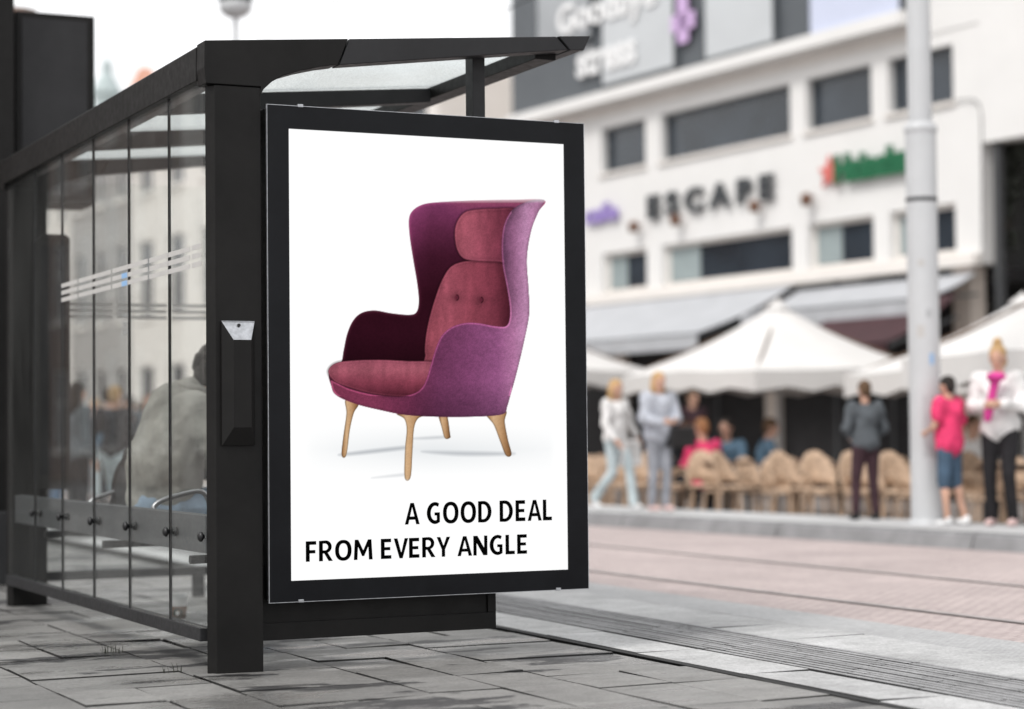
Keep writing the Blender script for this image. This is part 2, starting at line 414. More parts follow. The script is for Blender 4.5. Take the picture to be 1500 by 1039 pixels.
# near end bracket: corner + curved knee, in the plane of the end
zt0 = hp(302,60).z; 
def zroof(x): return 2.402+(x-2.341)*.0835
def bracket(y0, y1, nm='roof_bracket'):
    mb = MB()
    P = [(XB-.004,2.238)]; P += [(XB-.010, 2.30), (XB-.008, zroof(XB)), (2.915, zroof(2.915)), (2.872, 2.345)]
    for px, py in ((470,98),(440,104),(415,111),(398,120),(386,131),(380,143)):
        q = hit(px, py, Y=YP); P.append((q[0], q[2]))
    P += [(2.556, 2.238)]
    mb.prism([(x, y0, z) for x, z in P], (0, y1-y0, 0)); return mb
sb(bracket(YP-.004, YP+.10), 'roof_bracket', M['steel'])
sb(bracket(YE-.06, YE+.044), 'roof_bracket', M['steel'])
def fascia(y0, y1):
    mb = MB()
    x1 = 3.935
    P = [(2.922, zroof(2.922)), (3.83, zroof(3.83)), (3.885, 2.474), (3.70, 2.452), (2.880, 2.345)]
    mb.prism([(x, y0, z) for x, z in P], (0, y1-y0, 0)); return mb
sb(fascia(YP, YP+.09), 'roof_fascia', M['steel2']); sb(fascia(YE-.05, YE+.04), 'roof_fascia', M['steel2'])
# front gutter beam running along the street edge
mb = MB()
P = [(3.838, zroof(3.838)), (3.985, zroof(3.985)), (3.955, 2.478), (3.893, 2.472)]
mb.prism([(x, YP-.006, z) for x, z in P], (0, YE+.046-YP, 0)); sb(mb, 'gutter_beam', M['steel2'])
mb = MB(); mb.box((3.78, YP+.095, 2.446), (3.875, YE-.055, 2.500)); sb(mb, 'gutter_lining', M['steel'])
# back beam
zb0 = 2.262
mb = MB(); mb.prism([(XB-.012, YP+.10, 2.39), (XB+.015, YP+.10, 2.409), (XB+.16, YP+.10, 2.409), (XB+.16, YP+.10, 2.30), (XB+.05, YP+.10, zb0), (XB-.012, YP+.10, zb0)], (0, YE-.165-YP, 0)); sb(mb, 'back_beam', M['steel'])
for y in (8.84, 10.08):
    mb = MB(); mb.prism([(2.505, y-.035, zroof(2.505)-.03), (3.775, y-.035, zroof(3.775)-.03), (3.775, y-.035, zroof(3.775)-.095), (2.505, y-.035, zroof(2.505)-.115)], (0,.07,0))
    sb(mb, 'cross_beam', M['steel2'])
ys = [YP+.05, 8.84, 10.08, YE-.01]
for a, b in zip(ys, ys[1:]):
    mb = MB(); mb.prism([(2.46,a+.004,zroof(2.46)-.020),(3.83,a+.004,zroof(3.83)-.020),(3.83,a+.004,zroof(3.83)-.012),(2.46,a+.004,zroof(2.46)-.012)], (0,b-a-.008,0))
    sb(mb, 'roof_glass', M['roofglass'], 0)
# thin front posts
for y in (YP+.10, YE-.05):
    mb = MB(); mb.box((3.497,y,0 if y > 9 else .14), (3.552,y+.075,2.474)); sb(mb, 'front_post', M['steel2'])
# back wall
mb = MB(); mb.box((XB-.008, YP+.09, .118), (XB+.045, YE-.12, .168)); sb(mb, 'bottom_rail', M['steel2'])
mb = MB(); mb.box((XB+.040, YP+.165, .446), (XB+.060, YE-.125, .592)); sb(mb, 'back_rail', M['railgrey'])
mb = MB(); mb.box((XB+.061, YP+.165, .556), (XB+.080, YE-.125, .594)); sb(mb, 'back_rail', M['railgrey'])
jy = [7.684, 8.166, 8.783, 9.399, 10.011, 10.604, YE-.125]
for a, b in zip(jy, jy[1:]):
    mb = MB(); mb.box((XB+.006, a+.003, .169), (XB+.014, b-.003, zb0+.02)); sb(mb, 'glass_pane', M['glass'], 0)
for a in jy[1:-1]:
    mb = MB(); mb.box((XB+.004, a-.0016, .169), (XB+.016, a+.0016, zb0-.001)); sb(mb, 'glass_seal', M['gasket'], 0)
for yj in [7.688]+jy[1:-1]:
    mb = MB(); zq = .517
    mb.lathe([(0,.026),(.012,.0245),(.019,.018),(.020,.010),(.013,.008),(.009,0)], seg=20)
    outer = [(XB+.004-z, yj+x, zq+y) for x, y, z in mb.v]; inner = [(XB+.017+z*.9, yj+x, zq+y) for x, y, z in mb.v]
    f_ = mb.f; mb = MB(); mb.add(outer, f_, True); mb.add(inner, f_, True); sb(mb, 'glass_clamp', M['black'], 0)
# tape stripes on the back wall glass
mb = MB()
cuts = sorted([hit(x, 380, X=XB)[1] for x in (278, 216, 162, 113)] + [7.70, 10.02])
for a, b in zip(cuts, cuts[1:]):
    for z in (1.628, 1.594, 1.560): mb.box((XB+.0040, a+.012, z-.0098), (XB+.0052, b-.012, z+.0098))
sb(mb, 'tape_stripes', M['sticker'], 0)
mb = MB(); 
q = hit(181, 396, X=XB); mb.box((XB+.0028, q[1]-.045, 1.583), (XB+.0036, q[1]+.045, 1.605)); mb.box((XB+.0028, q[1]-.045, 1.549), (XB+.0036, q[1]+.045, 1.571))
sb(mb, 'glass_sticker', M['bluesticker'], 0)
# far end wall: glass, stripes, bottom rail, foot, display cabinet
mb = MB(); mb.box((2.56, YE-.01, .172), (3.64, YE-.002, 2.30)); sb(mb, 'end_glass', M['glass'], 0)
mb = MB(); mb.box((2.558, YE-.03, .120), (3.66, YE+.03, .170)); sb(mb, 'end_rail', M['steel2'])
mb = MB(); mb.box((3.40, YE-.02, 0), (3.46, YE+.03, .119)); sb(mb, 'rail_foot', M['steel2'])
mb = MB(); mb.box((3.562, YE-.03, .171), (3.60, YE+.03, 2.40)); sb(mb, 'end_post', M['steel2'])
mb = MB()
for z in (1.628, 1.594, 1.560):
    for a in (2.66, 2.97, 3.28): mb.box((a, YE-.0125, z-.0098), (a+.28, YE-.0112, z+.0098))
sb(mb, 'tape_stripes', M['sticker'], 0)
mb = MB()
for i in range(3):
    cx_, cz_ = hit(182, 447, Y=YE)[0], 1.55+.045*(i-1)-.03
    for sg in (1,-1):
        a = Vector((cx_-.014, YE-.0165, cz_-.014*sg)); b = Vector((cx_+.014, YE-.0165, cz_+.014*sg)); n_ = Vector((.0032,0,-.0032*sg)) if sg>0 else Vector((.0032,0,.0032))
        mb.prism([a-n_, a+n_, b+n_, b-n_], (0,.001+.0006*sg,0))
sb(mb, 'cross_marks', M['letterw'], 0)
qa = hit(52, 297, Y=YE-.2); qb = hit(102, 297, Y=YE-.2)
mb = MB(); mb.prism([(qa[0],YE-.2,.62),(qb[0],YE-.2,.62),(qb[0],YE-.2,1.97),(qb[0]-.02,YE-.2,1.99),(qa[0]+.05,YE-.2,1.99),(qa[0],YE-.2,1.95)], (0,.07,0))
dc = sb(mb, 'timetable_case', M['steel'])
mb = MB(); mb.box((qa[0]+.025,YE-.204,.70),(qb[0]-.02,YE-.2005,1.93)); local(mb.build('timetable_window', M['panelglass'], SH))
# bench with tubular armrests
mb = MB(); mb.box((XB+.16, YP+.35, .425), (XB+.50, YE-.35, .455)); sb(mb, 'bench_seat', M['steel2'], .008)
for y in (8.2, 9.6, 10.8):
    mb = MB(); mb.tube([(XB+.10,y,.40),(XB+.46,y,.40)], .018); sb(mb, 'bench_bracket', M['steel2'], 0)
def arm(pts, Y):
    P = [hit(x, y, Y=Y) for x, y in pts]
    sm = []
    for i in range(len(P)-1):
        for k in range(5):
            t = k/5; p0 = P[max(i-1,0)]; p1 = P[i]; p2 = P[i+1]; p3 = P[min(i+2,len(P)-1)]
            sm.append(.5*((2*p1)+(-p0+p2)*t+(2*p0-5*p1+4*p2-p3)*t*t+(-p0+3*p1-3*p2+p3)*t**3))
    sm.append(P[-1]); mb = MB(); mb.tube(sm, .011, 10); sb(mb, 'bench_armrest', M['chrome'], 0)
arm([(220,770),(224,745),(238,733),(268,724),(292,720),(303,728),(308,748),(309,776)], 8.75)
arm([(122,770),(128,742),(140,730),(160,723),(184,715),(196,722),(200,745)], 10.15)

# ------------------------------------------------------------------ advertising panel
PX0, PX1, PZ0, PZ1 = 2.574, 3.940, .262, 2.168
YF = 7.598
AP = empty('advertising_panel', (PX0, YF, 0), label='backlit advertising panel with a purple armchair poster, fixed to the bus shelter', cat='advertising panel')
def la(o): o.matrix_parent_inverse = Matrix.Translation((-PX0, -YF, 0)); return o
px0, px1, pz0, pz1 = 2.661, 3.849, .3415, 2.080
mb = MB(); mb.box((PX0+.006, YF+.012, PZ0+.006), (PX1-.006, YF+.135, PZ1-.006)); la(mb.build('case', M['black'], AP, .004))
mb = MB()
mb.box((PX0,YF,PZ0),(px0,YF+.011,PZ1)); mb.box((px1,YF,PZ0),(PX1,YF+.011,PZ1))
mb.box((px0,YF,PZ0),(px1,YF+.011,pz0)); mb.box((px0,YF,pz1),(px1,YF+.011,PZ1))
la(mb.build('door_frame', M['panelglass'], AP, 0))
mb = MB(); e = .0022
mb.box((PX0-e,YF-.001,PZ0-e),(PX0-.0002,YF+.0105,PZ1+e)); mb.box((PX1+.0002,YF-.001,PZ0-e),(PX1+e,YF+.0105,PZ1+e)); mb.box((PX0,YF-.001,PZ1+.0002),(PX1,YF+.0105,PZ1+e)); mb.box((PX0,YF-.001,PZ0-e),(PX1,YF+.0105,PZ0-.0002))
la(mb.build('edge_trim', M['galv'], AP, 0))
for x, y, s_ in ((440,153,1),(815,178.5,1),(441,882,-1),(818,864,-1)):
    q = hit(x, y, Y=YF); zc = PZ1+.003 if s_ > 0 else PZ0+.002
    mb = MB(); mb.box((q[0]-.011, YF-.003, zc-.006), (q[0]+.011, YF+.010, zc+.006)); la(mb.build('latch', M['galv'], AP, .0015))
mb = MB(); mb.box((2.558, 7.68, .112), (3.556, 7.83, .40)); la(mb.build('plinth', M['steel'], AP, .003))
mb = MB()
mb.box((2.556,7.669,.112),(3.556,7.679,.178)); mb.box((3.52,7.669,.1785),(3.556,7.679,.40)); la(mb.build('plinth_frame', M['steel'], AP, .002))
def emis(name, color=None, attr=None, strength=1.0):
    k = NT(name); e = k.n('ShaderNodeEmission'); e.inputs['Strength'].default_value = strength
    if attr:
        at = k.n('ShaderNodeAttribute'); at.attribute_name = attr; k.l(at.outputs['Color'], e.inputs['Color'])
    else: e.inputs['Color'].default_value = (*color, 1)
    k.l(e.outputs[0], k.out.inputs['Surface']); return k.m
ES = 1/2**EXPO
M['posterwhite'] = emis('backlit_paper', (1,1,1), None, ES*1.02)
M['posterpic'] = emis('backlit_print', None, 'print', ES)
M['posterink'] = simple('printed_ink', (.0015,.0015,.0015), 1, 0, .1, 5, 0, 0)
mb = MB(); mb.box((px0+.0005, YF+.004, pz0+.0005), (px1-.0005, YF+.008, pz1-.0005)); PO = la(mb.build('poster', M['posterwhite'], AP))

def catmull(P, n=8):
    P = np.array(P, float); m = len(P); out = []
    for i in range(m):
        p0, p1, p2, p3 = P[i-1], P[i], P[(i+1) % m], P[(i+2) % m]
        for k in range(n):
            t = k/n; out.append(.5*((2*p1)+(-p0+p2)*t+(2*p0-5*p1+4*p2-p3)*t*t+(-p0+3*p1-3*p2+p3)*t**3))
    return np.array(out)
def vnoise(h, w, cell, seed, cx=None):
    r = np.random.default_rng(seed); cy_ = cell; cx_ = cx or cell
    g = r.random((int(h/cy_)+3, int(w/cx_)+3)); yy = np.arange(h)/cy_; xx = np.arange(w)/cx_
    y0 = yy.astype(int); x0 = xx.astype(int); fy = (yy-y0)[:,None]; fx = (xx-x0)[None,:]
    fy = fy*fy*(3-2*fy); fx = fx*fx*(3-2*fx)
    a = g[y0][:,x0]; b = g[y0][:,x0+1]; c = g[y0+1][:,x0]; d = g[y0+1][:,x0+1]
    return (a*(1-fx)+b*fx)*(1-fy)+(c*(1-fx)+d*fx)*fy
def paint_armchair():
    X0, X1, Y0, Y1, st = 436, 820, 284, 716, 1.0
    xs_ = np.arange(X0, X1, st); ys_ = np.arange(Y0, Y1, st); W, H = len(xs_), len(ys_)
    GX, GY = np.meshgrid(xs_, ys_)
    # zoomed outline coordinates
    zx = (GX-400)*1.7326; zy = (GY-260)*1.7326
    img = np.full((H, W, 3), 255.)
    fl = np.clip(1-np.abs((zy-690)/75), 0, 1)**1.2*np.clip(1-np.abs((zx-410)/330), 0, 1)**.5
    img -= fl[...,None]*np.array([24,21,19])
    def sdf(P, smooth=True):
        Q = catmull(P) if smooth else np.array(P, float)
        lo = Q.min(0)-14; hi = Q.max(0)+14
        m = (zx>lo[0])&(zx<hi[0])&(zy>lo[1])&(zy<hi[1]); x = zx[m]; y = zy[m]
        d = np.full(x.shape, 1e9); ins = np.zeros(x.shape, bool)
        for i in range(len(Q)):
            ax, ay = Q[i]; bx, by = Q[(i+1) % len(Q)]
            ex, ey = bx-ax, by-ay; L = ex*ex+ey*ey+1e-9
            t = np.clip(((x-ax)*ex+(y-ay)*ey)/L, 0, 1); d = np.minimum(d, (x-ax-t*ex)**2+(y-ay-t*ey)**2)
            c = ((ay > y) != (by > y)) & (x < (bx-ax)*(y-ay)/(by-ay+1e-12)+ax); ins ^= c
        d = np.sqrt(d); out = np.full(zx.shape, 99.); out[m] = np.where(ins, -d, d); return out
    n1 = vnoise(H,W,3,1); n2 = vnoise(H,W,11,2); n3 = vnoise(H,W,34,3); n4 = vnoise(H,W,26,5,7); nf = np.random.default_rng(4).random((H,W))
    tex = (n1-.5)*.05+(n2-.5)*.035+(n3-.5)*.035+(nf-.5)*.08
    tex2 = tex+(n4-.5)*.10
    def put(sd, col, a=1.0, soft=1.0):
        k = np.clip(.5-sd/soft/1.7, 0, 1)[...,None]*a; img[:] = img*(1-k)+col*k
    def grad(stops, v):
        ps = [p for p,_ in stops]; return np.stack([np.interp(v, ps, [c[i] for _,c in stops]) for i in range(3)], -1)
    def shadow(P, amt, soft):
        sd = sdf(P); k = np.clip(.5-sd/soft, 0, 1)[...,None]*amt; img[:] = img*(1-k)+np.array([150,155,162.])*k
    shadow([(180,700),(335,682),(336,690),(190,706)], .55, 8)
    shadow([(330,752),(340,757),(250,763)], .35, 8)
    shadow([(350,662),(432,656),(436,662),(380,665)], .4, 7)
    shadow([(380,695),(592,698),(594,705),(470,706)], .5, 9)
    wood = lambda lo, hi: grad([(lo,(150,104,62)),((lo*.7+hi*.3),(214,174,130)),((lo*.4+hi*.6),(192,148,104)),(hi,(124,82,46))], zx)
    for P in ([(420,600),(440,600),(449,650),(449,661),(436,662),(428,635)],
              [(184,565),(216,575),(205,598),(195,640),(186,705),(174,705),(178,660),(186,600)],
              [(316,600),(386,602),(368,612),(358,636),(354,690),(349,761),(334,762),(335,690),(339,640),(333,613)],
              [(540,598),(590,592),(588,620),(596,665),(605,703),(591,706),(577,672),(560,628)]):
        sd = sdf(P, True); lo = min(p[0] for p in P); hi = max(p[0] for p in P)
        c = wood(lo, hi)*(1+tex[...,None]*.8)
        c = c*(1-.35*np.clip(1+sd/4, 0, 1)[...,None]); put(sd, c)
    body = [(688,58),(600,57),(500,59),(420,63),(380,69),(355,84),(345,106),(347,150),(356,210),(366,270),(370,315),(364,342),(345,349),(300,345),(258,338),(225,344),(203,364),(188,398),(179,440),(172,470),(146,487),(141,505),(148,530),(155,548),(178,563),(220,578),(270,590),(330,602),(400,607),(470,608),(540,606),(585,600),(594,582),(603,550),(617,500),(636,420),(650,345),(648,280),(644,205),(655,135),(673,88)]
    sd = sdf(body)
    c = grad([(60,(128,55,98)),(130,(94,36,66)),(200,(62,20,38)),(300,(46,12,24)),(400,(48,13,26)),(470,(36,9,18)),(560,(120,52,78)),(610,(110,46,76))], zy)
    lf = np.clip((400-zx)/60, 0, 1)*np.clip((330-zy)/180, 0, 1); c = c+lf[...,None]*np.array([26,12,22])
    top = np.clip((95-zy)/40,0,1)*np.clip((zx-430)/70,0,1); c = c*(1-top[...,None])+np.array([150,68,98])*top[...,None]
    rim = np.exp(-(sd/5.)**2)*.55; c = c+rim[...,None]*np.array([52,24,34])
    put(sd, np.clip(c*(1+tex[...,None]*1.3), 0, 255))
    def cushion(P, stops, axis, edge=16):
        sd = sdf(P); c = grad(stops, zx if axis == 'x' else zy)
        put(sd+0, np.array([20,5,10.]), .8, 7)
        e = np.clip(1+sd/edge, 0, 1)[...,None]; c = c*(1-.34*e**2)+np.array([18,6,10])*e**2
        li = np.exp(-((sd+3)/1.6)**2)[...,None]; c = c+li*np.array([24,14,16])
        put(sd, np.clip(c*(1+tex2[...,None]*1.5), 0, 255)); return sd
    cushion([(400,474),(386,450),(387,410),(396,360),(412,305),(430,258),(455,224),(500,211),(560,211),(612,220),(622,300),(620,400),(560,460)], [(385,(150,68,82)),(440,(158,74,90)),(510,(142,62,78)),(560,(122,50,66)),(600,(70,24,36))], 'x')
    cushion([(505,83),(482,92),(466,115),(461,145),(466,180),(480,203),(505,211),(570,214),(610,216),(625,150),(620,84),(560,79)], [(461,(165,80,96)),(500,(162,78,95)),(560,(134,58,76)),(600,(98,38,56))], 'x')
    for bx, by in ((466,305),(528,311)):
        r2 = ((zx-bx)/20)**2+((zy-by)/14)**2; k = np.exp(-r2)[...,None]*.22; img[:] = img*(1-k)
        r = np.hypot((zx-bx)/5.0, (zy-by)/6.5); k = np.clip(1.4-r, 0, 1)[...,None]
        img[:] = img*(1-k)+np.array([96,34,50.])*k
        k = np.clip(1-np.abs(np.hypot((zx-bx)/5, (zy-by)/6.5)-1)*2.2, 0, 1)[...,None]*((zx-bx) > 0)[...,None]*.8; img[:] = img*(1-k)+np.array([44,10,20.])*k
    sdc = cushion([(140,492),(158,472),(200,465),(270,463),(340,466),(420,470),(440,500),(420,540),(370,556),(310,556),(250,549),(195,534),(155,517)], [(460,(158,78,96)),(490,(162,82,98)),(520,(136,58,76)),(556,(84,30,44))], 'y', 13)
    # outer shell: wing, arm and front rim in one sweep
    shell = [(688,58),(650,60),(615,76),(596,98),(584,130),(580,175),(583,225),(592,272),(600,320),(601,355),(592,377),(565,378),(520,370),(485,370),(452,381),(428,402),(412,436),(399,480),(388,515),(374,538),(350,551),(310,557),(250,551),(195,537),(158,520),(147,516),(150,536),(160,552),(180,563),(220,578),(270,590),(330,602),(400,607),(470,608),(540,606),(585,600),(594,582),(603,550),(617,500),(636,420),(650,345),(648,280),(644,205),(655,135),(673,88)]
    sd = sdf(shell)
    c = grad([(150,(124,50,76)),(260,(126,50,80)),(350,(104,42,72)),(420,(108,50,86)),(500,(124,62,104)),(570,(142,78,124)),(610,(172,108,152)),(640,(192,134,176)),(690,(172,112,152))], zx)
    dk = np.clip((zy-520)/90, 0, 1)*np.clip((zx-330)/60,0,1); c = c*(1-.22*dk[...,None])
    ins = np.clip((zx-560)/20,0,1)*np.clip((380-zy)/60,0,1)*np.exp(-np.clip(zx-(586+np.clip(zy-180,0,200)*.07+np.clip(130-zy,0,80)*.55),0,99)/26.); c = c*(1-.36*ins[...,None])
    e = np.exp(-((sd+2.2)/1.8)**2)[...,None]; inner = ((zx < 605)&(zy < 556))[...,None]; c = c+e*inner*np.array([58,26,40])
    e2 = np.clip(1+sd/9, 0, 1)[...,None]**2; c = c*(1-.20*e2*(~inner))
    put(sd, np.clip(c*(1+tex[...,None]*1.9), 0, 255), 1, 1)
    g_ = img.mean(-1, keepdims=True); img = g_+(img-g_)*.90
    img = np.clip(img, 0, 255)/255
    L = np.where(img <= .04045, img/12.92, ((img+.055)/1.055)**2.4)
    # blend to paper white at the border of the painted field
    bw = np.minimum.reduce([GX-X0, X1-1-GX, GY-Y0, Y1-1-GY]); kk = np.clip(bw/14, 0, 1)[...,None]; L = L*kk+1*(1-kk); L = L*1.02
    V = np.zeros((H*W, 3))
    d = np.stack([(GX-CX).ravel(), -(GY-CY).ravel(), np.full(GX.size, -F)], 1) @ RM.T
    yy = YF+.0037; t = yy/d[:,1]; V = CAM+d*t[:,None]
    idx = np.arange(H*W).reshape(H, W)
    Fq = np.stack([idx[1:,:-1], idx[1:,1:], idx[:-1,1:], idx[:-1,:-1]], -1).reshape(-1, 4)
    me = bpy.data.meshes.new('armchair_picture')
    me.vertices.add(len(V)); me.vertices.foreach_set('co', V.ravel().astype('f'))
    me.loops.add(Fq.size); me.loops.foreach_set('vertex_index', Fq.ravel().astype('i'))
    me.polygons.add(len(Fq)); me.polygons.foreach_set('loop_start', (np.arange(len(Fq))*4).astype('i'))
    me.update(calc_edges=True); me.validate()
    a = me.color_attributes.new('print', 'FLOAT_COLOR', 'POINT')
    a.data.foreach_set('color', np.concatenate([L.reshape(-1,3), np.ones((H*W,1))], 1).ravel().astype('f'))
    me.materials.append(M['posterpic'])
    o = bpy.data.objects.new('armchair_picture', me); link(o, PO); la(o); return o
def lp(o): o.matrix_parent_inverse = Matrix.Translation((-PX0, -YF, 0)).inverted() @ Matrix.Translation((-PX0,-YF,0)); return o
pic = paint_armchair(); pic.matrix_parent_inverse = Matrix.Identity(4)

def textmesh(s, bold=0.0, depth=0, space=1.0):
    cu = bpy.data.curves.new('txt', 'FONT'); cu.body = s; cu.offset = 0 if depth < 0 else bold; cu.bevel_depth = bold if depth < 0 else 0; cu.bevel_resolution = 0; cu.extrude = 0; cu.space_character = space
    cu.resolution_u = 6
    o = bpy.data.objects.new('txt', cu); COL.objects.link(o)
    dg = bpy.context.evaluated_depsgraph_get(); me = bpy.data.meshes.new_from_object(o.evaluated_get(dg))
    COL.objects.unlink(o); bpy.data.objects.remove(o); return me
def place_text(name, s, org, ux, uz, w, h, mat, parent=None, bold=0, depth=.02, space=1.0, capref=False, shear=0, words=False, **k):
    """flat lettering spanning width w and cap height h from org along ux, up uz"""
    me = textmesh(s, bold, depth, space); depth = max(depth, 0); n = len(me.vertices); co = np.zeros(n*3, 'f'); me.vertices.foreach_get('co', co); co = co.reshape(-1,3)
    x0, x1 = co[:,0].min(), co[:,0].max(); y0 = co[:,1].min(); y1 = .73 if capref else co[:,1].max()
    U_ = np.array(ux); Z_ = np.array(uz); Nn = np.cross(U_, Z_)
    xx = (co[:,0]-x0)/(x1-x0)*w; yy = (co[:,1]-y0)/(y1-y0)*h
    P = np.array(org)+xx[:,None]*U_+yy[:,None]*(Z_+shear*U_)
    fs = [tuple(p.vertices) for p in me.polygons]
    if words:                           # one mesh per word: cut at the wide gaps
        iv = sorted((min(xx[list(f)]), max(xx[list(f)])) for f in fs); ends = [iv[0][1]]; cuts = []
        for a_, b_ in iv:
            if a_ > max(ends)+.22*h: cuts.append((a_+max(ends))/2)
            ends.append(b_)
        for lo, hi in zip([-1]+cuts, cuts+[99]):
            m2 = bpy.data.meshes.new(name); m2.from_pydata([tuple(p) for p in P], [], [f for f in fs if lo < xx[f[0]] < hi])
            bm = bmesh.new(); bm.from_mesh(m2); bmesh.ops.delete(bm, geom=[v for v in bm.verts if not v.link_faces], context='VERTS')
            bmesh.ops.remove_doubles(bm, verts=bm.verts, dist=1e-5)
            if depth:
                q_ = bmesh.ops.extrude_face_region(bm, geom=bm.faces[:]); bmesh.ops.translate(bm, verts=[g for g in q_['geom'] if isinstance(g, bmesh.types.BMVert)], vec=Vector(Nn)*depth); bmesh.ops.recalc_face_normals(bm, faces=bm.faces[:])
            bm.to_mesh(m2); bm.free()
            m2.materials.append(mat); o_ = link(bpy.data.objects.new(name, m2), parent)
            if parent is not None: o_.matrix_parent_inverse = Matrix.Translation(-parent.location)
        return
    bm = bmesh.new(); vs = [bm.verts.new(p) for p in P]
    for f in fs:
        try: bm.faces.new([vs[i] for i in f])
        except ValueError: pass
    bmesh.ops.remove_doubles(bm, verts=bm.verts, dist=1e-5)
    if depth:
        r = bmesh.ops.extrude_face_region(bm, geom=bm.faces[:]); ev = [g for g in r['geom'] if isinstance(g, bmesh.types.BMVert)]
        bmesh.ops.translate(bm, verts=ev, vec=Vector(Nn)*depth)
        bmesh.ops.recalc_face_normals(bm, faces=bm.faces[:])
    m2 = bpy.data.meshes.new(name); bm.to_mesh(m2); bm.free(); m2.materials.append(mat)
    o = bpy.data.objects.new(name, m2); link(o, parent); return tag(o, **k)
def arcp(cx, cy, rx, ry, a0, a1, n=20):
    return [(cx+rx*math.cos(math.radians(a0+(a1-a0)*i/n)), cy+ry*math.sin(math.radians(a0+(a1-a0)*i/n))) for i in range(n+1)]
def superell(cx, cy, rx, ry, n=44, p=2.25):
    o = []
    for i in range(n):
        a = 2*PI*i/n; c, s = math.cos(a), math.sin(a); o.append((cx+rx*abs(c)**(2/p)*(1 if c >= 0 else -1), cy+ry*abs(s)**(2/p)*(1 if s >= 0 else -1)))
    return o
T_ = .225; H_ = .178        # stem and bar weights, cap height 1
def glyph(c):
    if c == 'A': return .90, [[(0,0),(.215,0),(.275,.215),(.625,.215),(.685,0),(.90,0),(.56,1),(.345,1)], [(.32,.37),(.58,.37),(.45,.80)]]
    if c == 'E': return .66, [[(.0,0),(.62,0),(.62,H_),(T_,H_),(T_,.425),(.56,.425),(.56,.585),(T_,.585),(T_,1-H_),(.61,1-H_),(.61,1),(0,1)]]
    if c == 'F': return .63, [[(.0,0),(T_,0),(T_,.40),(.55,.40),(.55,.565),(T_,.565),(T_,1-H_),(.60,1-H_),(.60,1),(0,1)]]
    if c == 'L': return .60, [[(.0,0),(.58,0),(.58,H_),(T_,H_),(T_,1),(0,1)]]
    if c == 'D': return .86, [[(0,0),(.26,-.008)]+arcp(.34,.5,.50,.508,-90,90,28)+[(.26,1.008),(0,1)], [(T_,.155),(.27,.150)]+arcp(.31,.5,.292,.35,-90,90,24)+[(.27,.850),(T_,.845)]]
    if c == 'O': return .96, [superell(.48,.5,.48,.515), superell(.48,.5,.248,.342)]
    if c == 'G':
        o = arcp(.50,.5,.50,.515,58,298,40); i = arcp(.51,.5,.268,.342,292,66,34)
        return .86, [o[:-1]+[(.80,.075),(.80,.53),(.47,.53),(.47,.385),(.605,.385),(.605,.165)]+i+[(.70,.79),(.755,.935)]]
    if c == 'R': return .80, [[(0,0),(T_,0),(T_,.375),(.30,.375),(.555,0),(.80,0),(.505,.415)]+arcp(.39,.705,.345,.31,-62,90,22)+[(.24,1.012),(0,1)], [(T_,.535),(.29,.53)]+arcp(.33,.695,.195,.168,-90,90,18)+[(.28,.863),(T_,.855)]]
    if c == 'M': return 1.10, [[(0,0),(.210,0),(.247,.62),(.270,.62),(.48,.18),(.61,.18),(.83,.62),(.852,.62),(.880,0),(1.10,0),(1.035,1),(.830,1),(.565,.49),(.54,.49),(.270,1),(.060,1)]]
    if c == 'V': return .86, [[(.335,0),(.525,0),(.86,1),(.645,1),(.455,.32),(.43,.32),(.225,1),(0,1)]]
    if c == 'Y': return .82, [[(.305,0),(.51,0),(.51,.37),(.82,1),(.60,1),(.425,.58),(.405,.58),(.225,1),(0,1),(.305,.375)]]
    if c == 'N': return .88, [[(0,0),(.205,0),(.205,.60),(.225,.60),(.610,0),(.87,0),(.87,1),(.665,1),(.665,.42),(.645,.42),(.260,1),(0,1)]]
KERN = {'EV':-.02,'VE':-.03,'RY':-.05,'EA':-.02,'DE':.02}
def print_line(text, xa, xb, z0, cap, y):
    x = 0; words = [[]]
    for i, c in enumerate(text):
        if c == ' ': x += .36; words.append([]); continue
        w_, loops = glyph(c); x += KERN.get(text[max(0,i-1):i+1], 0)
        words[-1].append((x, loops)); x += w_+(.075 if c in 'AVY' else .125)
        last = x-(.075 if c in 'AVY' else .125)
    k = (xb-xa)/last
    for wd in words:
        cu = bpy.data.curves.new('w', 'CURVE'); cu.dimensions = '2D'; cu.fill_mode = 'BOTH'
        for x0, loops in wd:
            for lp_ in loops:
                sp = cu.splines.new('POLY'); sp.points.add(len(lp_)-1); sp.use_cyclic_u = True
                for pt, (a, b) in zip(sp.points, lp_): pt.co = (xa+(x0+a)*k, b*cap, 0, 1)
        o = bpy.data.objects.new('w', cu); COL.objects.link(o); me = bpy.data.meshes.new_from_object(o.evaluated_get(bpy.context.evaluated_depsgraph_get()))
        COL.objects.unlink(o); bpy.data.objects.remove(o)
        for v in me.vertices: v.co = (v.co.x, y, z0+v.co.y)
        me.name = 'word'; me.materials.clear(); me.materials.append(M['posterink']); link(bpy.data.objects.new('word', me), PO)
for s_, xa, xb, yb, yt, yr in (('A GOOD DEAL', 593, 809, 769.5, 738, 761.5), ('FROM EVERY ANGLE', 448, 773, 824.5, 794.5, 810)):
    a = hit(xa, yb, Y=YF+.0032); b = hit(xb, yr, Y=YF+.0032); t_ = hit(xa, yt, Y=YF+.0032)
    print_line(s_, a[0], b[0], (a[2]+b[2])/2, t_[2]-a[2], YF+.0032)

